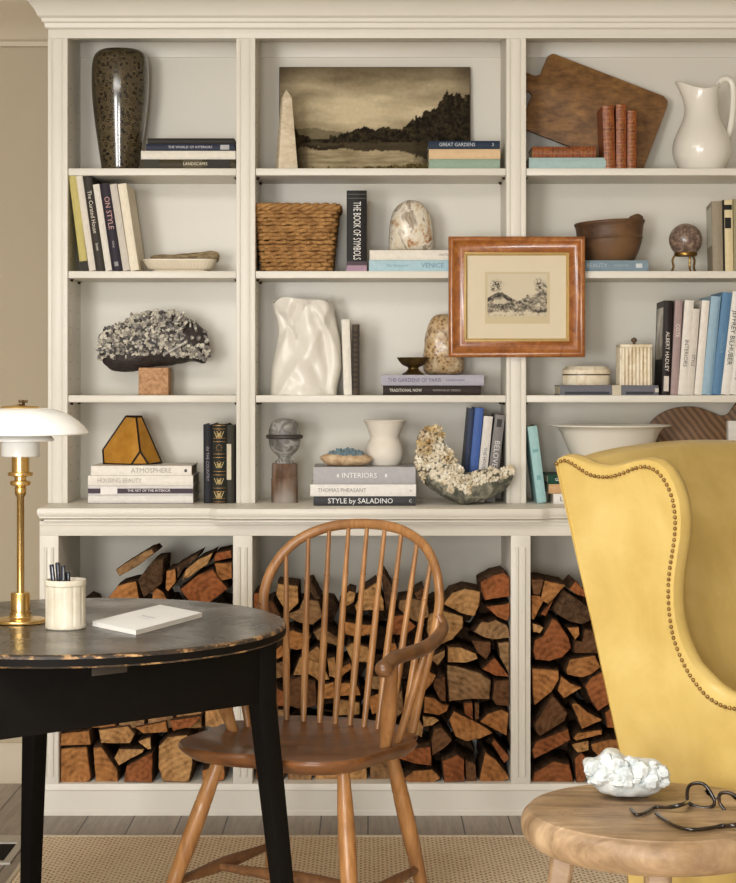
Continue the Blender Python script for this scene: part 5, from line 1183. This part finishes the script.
for s in (-1, 1):
    arm = smooth_path([back(s*.226, .255), Lc(s*.240, -.165, ZS+.228), Lc(s*.252, -.10, ZS+.207), Lc(s*.256, -.03, ZS+.198), Lc(s*.250, .03, ZS+.195), Lc(s*.240, .070, ZS+.188), Lc(s*.232, .092, ZS+.172)], 6)
    m = len(arm); b = MB(); b.tube(arm, [.0125+.004*math.sin(PI*min(1, i/(m-1)*1.1))+.007*max(0, (i/(m-1)-.72)/.28) for i in range(m)], 12, flat=.85); b.sphere(arm[-1], (.0205,.0205,.019), 14, 10); b.build('arm', armw, wch, angle=60)
    p0 = Lc(s*.192, .012, ZS-.012); p1 = Lc(s*.238, .064, ZS+.184); b = MB(); b.tube([p0.lerp(p1, i/8) for i in range(9)], [.0125,.0135,.0165,.0185,.0175,.016,.0145,.0135,.0125], 12); b.build('arm_post', cw, wch, angle=60)
    p0 = Lc(s*.190, -.045, ZS-.012); p1 = Lc(s*.2465, -.075, ZS+.198); b = MB(); b.tube([p0.lerp(p1, i/8) for i in range(9)], [.0075,.0085,.0095,.0095,.009,.0085,.008,.0075,.007], 10); b.build('arm_spindle', cw, wch, angle=60)
legs = {}
for nm, (rt, ft, rb_, fb) in {'fl': (-.150,.12,-.282,.205), 'fr': (.150,.12,.208,.175), 'bl': (-.165,-.12,-.250,-.235), 'br': (.130,-.12,.186,-.215)}.items():
    p0 = Lc(rt, ft, ZS-.03); p1 = Lc(rb_, fb, 0); p1 = p0.lerp(p1, (p0.z-.010)/(p0.z-p1.z)); legs[nm] = (p0, p1)
    b = MB(); T = [0,.1,.2,.285,.30,.315,.4,.5,.6,.675,.69,.705,.8,.9,1]; rr_ = [.0135,.0150,.0172,.0188,.0175,.0190,.0196,.0196,.0190,.0180,.0166,.0178,.0165,.015,.0125]
    b.tube([p0.lerp(p1, t) for t in T], rr_, 14); b.build('leg', cw, wch, angle=35)
def on(nm, t): return legs[nm][0].lerp(legs[nm][1], t)
def stretch(a, c):
    b = MB(); b.tube([a.lerp(c, i/10) for i in range(11)], [.0085,.0095,.0110,.0130,.0150,.0160,.0150,.0130,.0110,.0095,.0085], 12); b.build('stretcher', wood('dark_stretcher', (98,66,42), (148,104,66), 8, 1, .4, .1, 6, .1), wch, angle=60)
la, lb_ = on('fl', .77), on('bl', .77); ra, rb2 = on('fr', .77), on('br', .77)
stretch(la, lb_); stretch(ra, rb2); stretch(la.lerp(lb_, .42), ra.lerp(rb2, .42))

# ================================================================= yellow wing armchair
LE = NT('yellow_leather'); LE.set(.36, 0, .5, .15); a = LE.noise(6, 5, .6, .4); g_ = LE.noise(220, 3, .6)
LE.base(LE.ramp(a, [(.25, (194,164,90)), (.5, (208,180,107)), (.75, (220,194,124))])); LE.bump(LE.math('ADD', LE.math('MULTIPLY', a, 1.0), LE.math('MULTIPLY', g_, .25)), .22, .004); LE = LE.m
AA = math.radians(50); ev_ = Vector((math.cos(AA), -math.sin(AA), 0)); nv = Vector((math.sin(AA), math.cos(AA), 0)); A0 = Vector((.411, 3.95, 0))
arm_t = thing('wing_armchair', 'yellow leather wingback armchair with brass nailhead trim beside the firewood', 'armchair', (.80, 4.0, 0))
def LZ(px, py):       # photograph -> (along the side, height) on the chair's near side
    k = (px-CX)/F; t = A0.dot(nv)/(k*nv.x+nv.y); return ((Vector((k*t, t, 0))-A0).dot(ev_), EYE-(py-CY)*t/F)
def PW(l, u, z): return A0+ev_*l+nv*u+Vector((0,0,z))
nail = [(155,90),(165,83),(178,82),(195,90),(215,103),(240,118),(268,125),(300,124),(330,115),(360,103),(388,98),(412,105),(432,122),(450,150),(464,190),(470,235),(469,280),(463,325),(456,370),(452,420),(453,470),(458,515),(466,555),(480,595),(500,638),(524,675),(552,708),(580,728),(606,740),(636,746)]
nail = [LZ(500+x/2.674, 430+y/2.674) for x, y in nail]
out_ = [(148,92),(156,74),(172,64),(196,66),(222,76),(248,88),(278,93),(306,91),(336,82),(366,74),(396,72),(428,80),(456,102),(478,140),(492,186),(497,235),(495,285),(488,330),(481,375),(477,420),(477,465),(482,505),(492,545),(508,585),(528,622),(552,655),(580,682),(604,698),(622,706),(640,710)]
out_ = [LZ(500+(x-9*min(1, max(0, (x-420)/50)) if y < 640 else x)/2.674, 430+y/2.674) for x, y in out_]
ln, zn = nail[-1]; nail += [(ln+.10, zn-.006), (ln+.22, zn-.012), (ln+.27, zn-.03), (ln+.28, zn-.10), (ln+.275, .30), (ln+.27, .17)]
ln, zn = out_[-1]; out_ += [(ln+.11, zn-.004), (ln+.25, zn-.010), (ln+.305, zn-.02), (ln+.32, zn-.10), (ln+.315, .30), (ln+.31, .155)]
rear = [(LZ(622,760)[0]+.02, .155), LZ(622, 760), LZ(590, 612)]
def side_panel(name, u0, sgn):
    b = MB(); m = lambda l, u, z: PW(l, u0+sgn*u, z)
    n = len(nail)
    def ringp(P, u, sh=0): return [m(l, u, z) for l, z in P]+[m(l+(.0 if True else 0), u, z) for l, z in rear]
    half = [((a[0]+c[0])/2*.3+c[0]*.7-.0, (a[1]*.3+c[1]*.7)) for a, c in zip(nail, out_)]
    inn = [((a[0]*.85+c[0]*.15), (a[1]*.85+c[1]*.15)) for a, c in zip(nail, out_)]
    b.rings([ringp(nail, 0), ringp(nail, -.003), ringp(half, -.002), ringp(out_, .010), ringp(out_, .022), ringp(half, .034), ringp(inn, .040)])
    return b.build(name, LE, arm_t, angle=55)
side_panel('wing_side', 0, 1); side_panel('wing_side', .80, -1)
rl0, rl1 = LZ(559, 464), LZ(622, 760)
def rear_l(z): return rl0[0]+(rl1[0]-rl0[0])*(rl0[1]-z)/(rl0[1]-rl1[1])
b = MB(); NU = 26; R = []
prof_ = [(.155,'b')]+[(z, 'b') for z in (.3,.45,.6,.75,.9,.98)]
def crown_z(u): return 1.048+.040*math.sin(PI*min(1, max(0, u/.80)))**.55
for i in range(NU+1):
    u = .012+.776*i/NU; cz_ = crown_z(u); row = []
    zs_ = [.155,.3,.45,.6,.75,.9,.98]
    for z in zs_: row.append(PW(rear_l(z)+.004, u, z*(1 if z < .9 else 1)))
    row.append(PW(rear_l(cz_)+.004, u, cz_-.035)); row.append(PW(rear_l(cz_)+.018, u, cz_-.010)); row.append(PW(rear_l(cz_)+.045, u, cz_)); row.append(PW(rear_l(cz_)+.085, u, cz_-.010)); row.append(PW(rear_l(cz_)+.112, u, cz_-.04))
    bulge = .03*math.sin(PI*i/NU)
    for z in (.97,.88,.75,.6,.47,.36,.155): row.append(PW(rear_l(z)+.125+bulge*(1-.5*abs(z-.65)/.4)-.03*(1-math.sin(PI*i/NU))*0, u, z))
    R.append(row)
b.rings(R); b.build('back', LE, arm_t, angle=60)
def pad(name, l0, l1, u0, u1, z0, z1, r, bul=0):
    b = MB(); P = rrect((l1-l0)/2, (u1-u0)/2, r, 6); R = []
    for z, s in ((z0, -r*.5), (z0+r*.3, 0), (z1-r*.4, 0), (z1-r*.1, -r*.25), (z1, -r*.8)):
        R.append([PW((l0+l1)/2+p.x+s*p.x/max(p.length,.01), (u0+u1)/2+p.y+s*p.y/max(p.length,.01), z) for p in P])
    c = PW((l0+l1)/2, (u0+u1)/2, z1+bul); R.append([c+(p-c)*.5+Vector((0,0,bul*.3)) for p in R[-1]])
    b.rings(R); return b.build(name, LE, arm_t, angle=60)
lf = out_[-1][0]
pad('seat_cushion', rear_l(.47)+.14, lf-.01, .10, .70, .33, .47, .04, .015); pad('seat_frame', rear_l(.25)+.02, lf-.015, .03, .77, .15, .33, .03)
b = MB(); dn = smooth_path([Vector((l, z, 0)) for l, z in nail[:34]], 24); acc = 0; last = dn[0]; b.sphere(PW(last.x, -.005, last.y), .0045, 8, 5)
for p, q_ in zip(dn, dn[1:]):
    acc += (q_-p).length
    if acc > .0112: acc = 0; b.sphere(PW(q_.x+.002, -.0045, q_.y), (.0043,.0043,.0043), 8, 5)
b.build('nailhead_trim', pm('antique_nails', (158,126,78), .3, .85, var=.3, ns=90), arm_t, angle=80)
cw2 = wood('dark_leg_wood', (60,38,24), (92,60,38), 8, 2, .4)
for l, u in ((lf-.05,.05),(lf-.05,.75),(rear_l(.155)+.05,.05),(rear_l(.155)+.05,.75)):
    b = MB(); k = -.05 if l < .4 else 0; b.tube([PW(l, u, .17), PW(l+k*.4, u, .09), PW(l+k, u, .008)], [.026,.022,.016], 12); b.build('leg', cw2, arm_t)

# ================================================================= stool and what lies on it
SCN = Vector((.522, 3.305, 0)); SR = .243; ZL = .45
stw = NT('pale_worn_wood'); stw.set(.48); a = stw.noise(5, 6, .65, .8, sc=(1,5,2)); g_ = stw.noise(6, 4, .6); v = stw.n('ShaderNodeTexVoronoi'); v.inputs['Scale'].default_value = 70; stw.l(stw.co((1,1,.5)), v.inputs['Vector'])
cc2 = stw.mix(stw.ramp(g_, [(.38, (0,0,0,1)), (.66, (1,1,1,1))]), stw.ramp(a, [(.3, (96,72,50)), (.7, (168,138,102))]), stw.ramp(a, [(.3, (138,110,80)), (.7, (210,182,148))]))
pit = stw.math('MULTIPLY', stw.ramp(v.outputs['Distance'], [(.10, (1,1,1,1)), (.2, (0,0,0,1))]), stw.ramp(stw.noise(9, 3), [(.56, (0,0,0,1)), (.68, (1,1,1,1))]))
stw.base(stw.mix(pit, cc2, (92,66,42))); stw.bump(stw.math('SUBTRACT', a, pit), .3, .003); stw = stw.m
stl = thing('stool', 'low round worn pale wooden stool in front of the yellow armchair', 'stool', SCN)
b = MB(); R = []
pr = cr([(.0,ZL-.066),(.19,ZL-.066),(.222,ZL-.062),(.238,ZL-.048),(.243,ZL-.03),(.240,ZL-.014),(.230,ZL-.004),(.214,ZL),(.1,ZL-.0015),(0,ZL-.0015)], 4)
b.lathe(pr, SCN, 80)
for v in b.v:
    dv = v-SCN; an = math.atan2(dv.y, dv.x); k = 1+.012*math.sin(an*2+.7)+.008*math.sin(an*3); v.x = SCN.x+dv.x*k; v.y = SCN.y+dv.y*k
b.build('seat', stw, stl, angle=60)
for k, (an, sp) in enumerate(((math.radians(172), .05), (math.radians(262), .05), (math.radians(352), .05), (math.radians(82), .05))):
    u = Vector((math.cos(an), math.sin(an), 0)); b = MB(); p0 = SCN+u*.165+Vector((0,0,ZL-.060)); p1 = SCN+u*(.165+sp)+Vector((0,0,.0085)); w = Vector((-u.y, u.x, 0)); R = []
    for p, h in ((p0, .023), (p1, .018)): R.append([p+(u*c_+w*s_)*h for c_, s_ in ((-1,-.7),(-.7,-1),(.7,-1),(1,-.7),(1,.7),(.7,1),(-.7,1),(-1,.7))])
    b.rings(R); b.build('leg', stw, stl, bevel=.002)
# white mineral
d = 3.405; mi_ = NT('white_mineral'); mi_.set(.42, 0, .5); a = mi_.noise(40, 5, .65); mi_.base(mi_.ramp(a, [(.3, (184,194,196)), (.6, (224,229,228))])); mi_.bump(a, .6, .004); mi_ = mi_.m
mn_ = thing('crystal_chunk', 'chunky white crystal lump lying on the round wooden stool', 'mineral', (X(625, d), d, ZL))
mp2 = [(581.5,764),(584,761),(592,761.5),(600,758),(604,752.5),(612,750.5),(620,752),(623,757),(630,760),(638,761),(648,760.5),(656,761.5),(663,766),(668,774),(666,783),(660,790),(650,795),(638,797.5),(620,798),(606,796),(596,790),(588,780),(584,771)]
b = MB(); b.inflate(mp2, d, .055, .06, 12, amp=.006, fr=32, seed=6, pw=.42); b.moved(Matrix.Translation((0,0,ZL-.002-min(v.z for v in b.v)))); b.build('matrix', mi_, mn_, angle=50)
r2 = random.Random(9); b = MB(); n = 0
while n < 70:
    x = r2.uniform(588, 662); y = r2.uniform(756, 782)
    if not pip(x, y, mp2): continue
    tt_ = edge_t(x, y, mp2, (625, 776)); h = .052*math.sqrt(max(0, 1-tt_*tt_)); p = Vector((X(x, d), d-h, Z(y, d)+.004))
    s_ = r2.uniform(.008, .017); b.sphere(p, (s_, s_*r2.uniform(.7,1), s_*r2.uniform(.6,.95)), 7, 5); n += 1
for v in b.v: v += Vector((mn.noise(v*120), mn.noise(v*120+Vector((5,0,0))), mn.noise(v*120+Vector((0,5,0)))))*.004
b.build('crystals', mi_, mn_, angle=25)
# spectacles
tor = NT('tortoiseshell'); tor.set(.2, 0, .5, .4); tor.base(tor.ramp(tor.noise(60, 3), [(.4, (22,17,14)), (.62, (48,34,22)), (.75, (104,68,36))])); tor = tor.m
sp = thing('eyeglasses', 'dark tortoiseshell spectacles with open temples resting on the wooden stool', 'eyeglasses', (X(700, 3.3), 3.3, ZL))
da = 3.30; l1 = [(688.5,803),(687,797),(688,788),(692,784),(700,783.2),(706,786),(711,793),(714.5,801),(713,806),(706,808),(697,807)]
l2 = [(719.5,803),(719,797),(721,793.4),(727,792.6),(735,795.5),(742,801),(747,810),(748,818),(744,821.5),(736,820),(727,813)]
def dsp(x): return 3.335-(x-688)*.0009*1.0
for L_ in (l1, l2):
    P = [W(x, y, dsp(x)) for x, y in L_]; P = smooth_path(P+P[:1], 4)[:-1]; b = MB(); b.tube(P, .0034, 8, closed=True); b.build('rim', tor, sp, angle=70)
    b = MB(); b.rings([[p+Vector((0,yy,0)) for p in P] for yy in (-.0006, .0006)]); b.build('lens', glazing, sp, angle=80)
b = MB(); b.tube(smooth_path([W(713.5, 799, dsp(713)), W(716.5, 797.6, dsp(716)-.002), W(719.5, 799.5, dsp(719))], 5), .0026, 8); b.build('bridge', tor, sp)
h1 = W(688, 801.5, dsp(688)); b = MB()
b.tube(smooth_path([h1, PZ(682,804.5,ZL+.014), PZ(668,807.5,ZL+.007), PZ(655,807.5,ZL+.004), PZ(644,813,ZL+.0035), PZ(636,814.5,ZL+.0035), PZ(631,809,ZL+.0035)], 6), [.0042]*12+[.0034]*25, 8); b.build('temple', tor, sp, angle=70)
h2 = W(747, 816, dsp(747)); b = MB()
b.tube(smooth_path([h2, PZ(738,824.5,ZL+.010), PZ(722,826,ZL+.005), PZ(706,828.5,ZL+.004), PZ(690,829.5,ZL+.0035), PZ(675,825.5,ZL+.0035), PZ(662,818,ZL+.0035), PZ(656,813.5,ZL+.0035)], 6), [.0044]*14+[.0034]*29, 8); b.build('temple', tor, sp, angle=70)
# nose pads touch the wood
AMB = .38; P1 = 172; P2 = 98; P3 = 88; EXPO = 0.0
# ================================================================= light and camera
w = bpy.data.worlds.new('World'); SC.world = w; w.use_nodes = True
bg = w.node_tree.nodes['Background']; bg.inputs[0].default_value = (1.0, .985, .96, 1); bg.inputs[1].default_value = AMB
def area(name, loc, aim, sx, sy, power, col):
    l = bpy.data.lights.new(name, 'AREA'); l.shape = 'RECTANGLE'; l.size = sx; l.size_y = sy; l.energy = power; l.color = col
    o = bpy.data.objects.new(name, l); COL.objects.link(o); o.location = loc; o.rotation_euler = (Vector(aim)-Vector(loc)).to_track_quat('-Z', 'Y').to_euler(); return o
area('window_daylight', (-2.25, -2.2, 1.15), (.1, 5.3, .8), 1.2, 1.7, P1, (1.0, .995, .98))
area('far_window_daylight', (-.45, -2.4, .9), (.4, 5.3, .5), .9, 1.3, P2, (1.0, .995, .98))
area('overhead_fill', (-.8, 2.5, 2.39), (-.6, 2.8, 0), 1.7, 1.4, P3, (1.0, .985, .95))  # added fill below the ceiling to brighten floor and rug, no real fitting
cam = bpy.data.cameras.new('camera'); co_ = bpy.data.objects.new('camera', cam); COL.objects.link(co_); SC.camera = co_
co_.location = (0, 0, EYE); co_.rotation_euler = (PI/2, 0, 0)
cam.sensor_fit = 'VERTICAL'; cam.sensor_height = 24; cam.lens = F*24/883; cam.shift_y = -(441.5-CY)/883; cam.shift_x = 0
cam.clip_start = .05; cam.clip_end = 50
vs_ = SC.view_settings; vs_.view_transform = 'Standard'; vs_.look = 'None'; vs_.gamma = 1; vs_.use_curve_mapping = False; vs_.exposure = EXPO
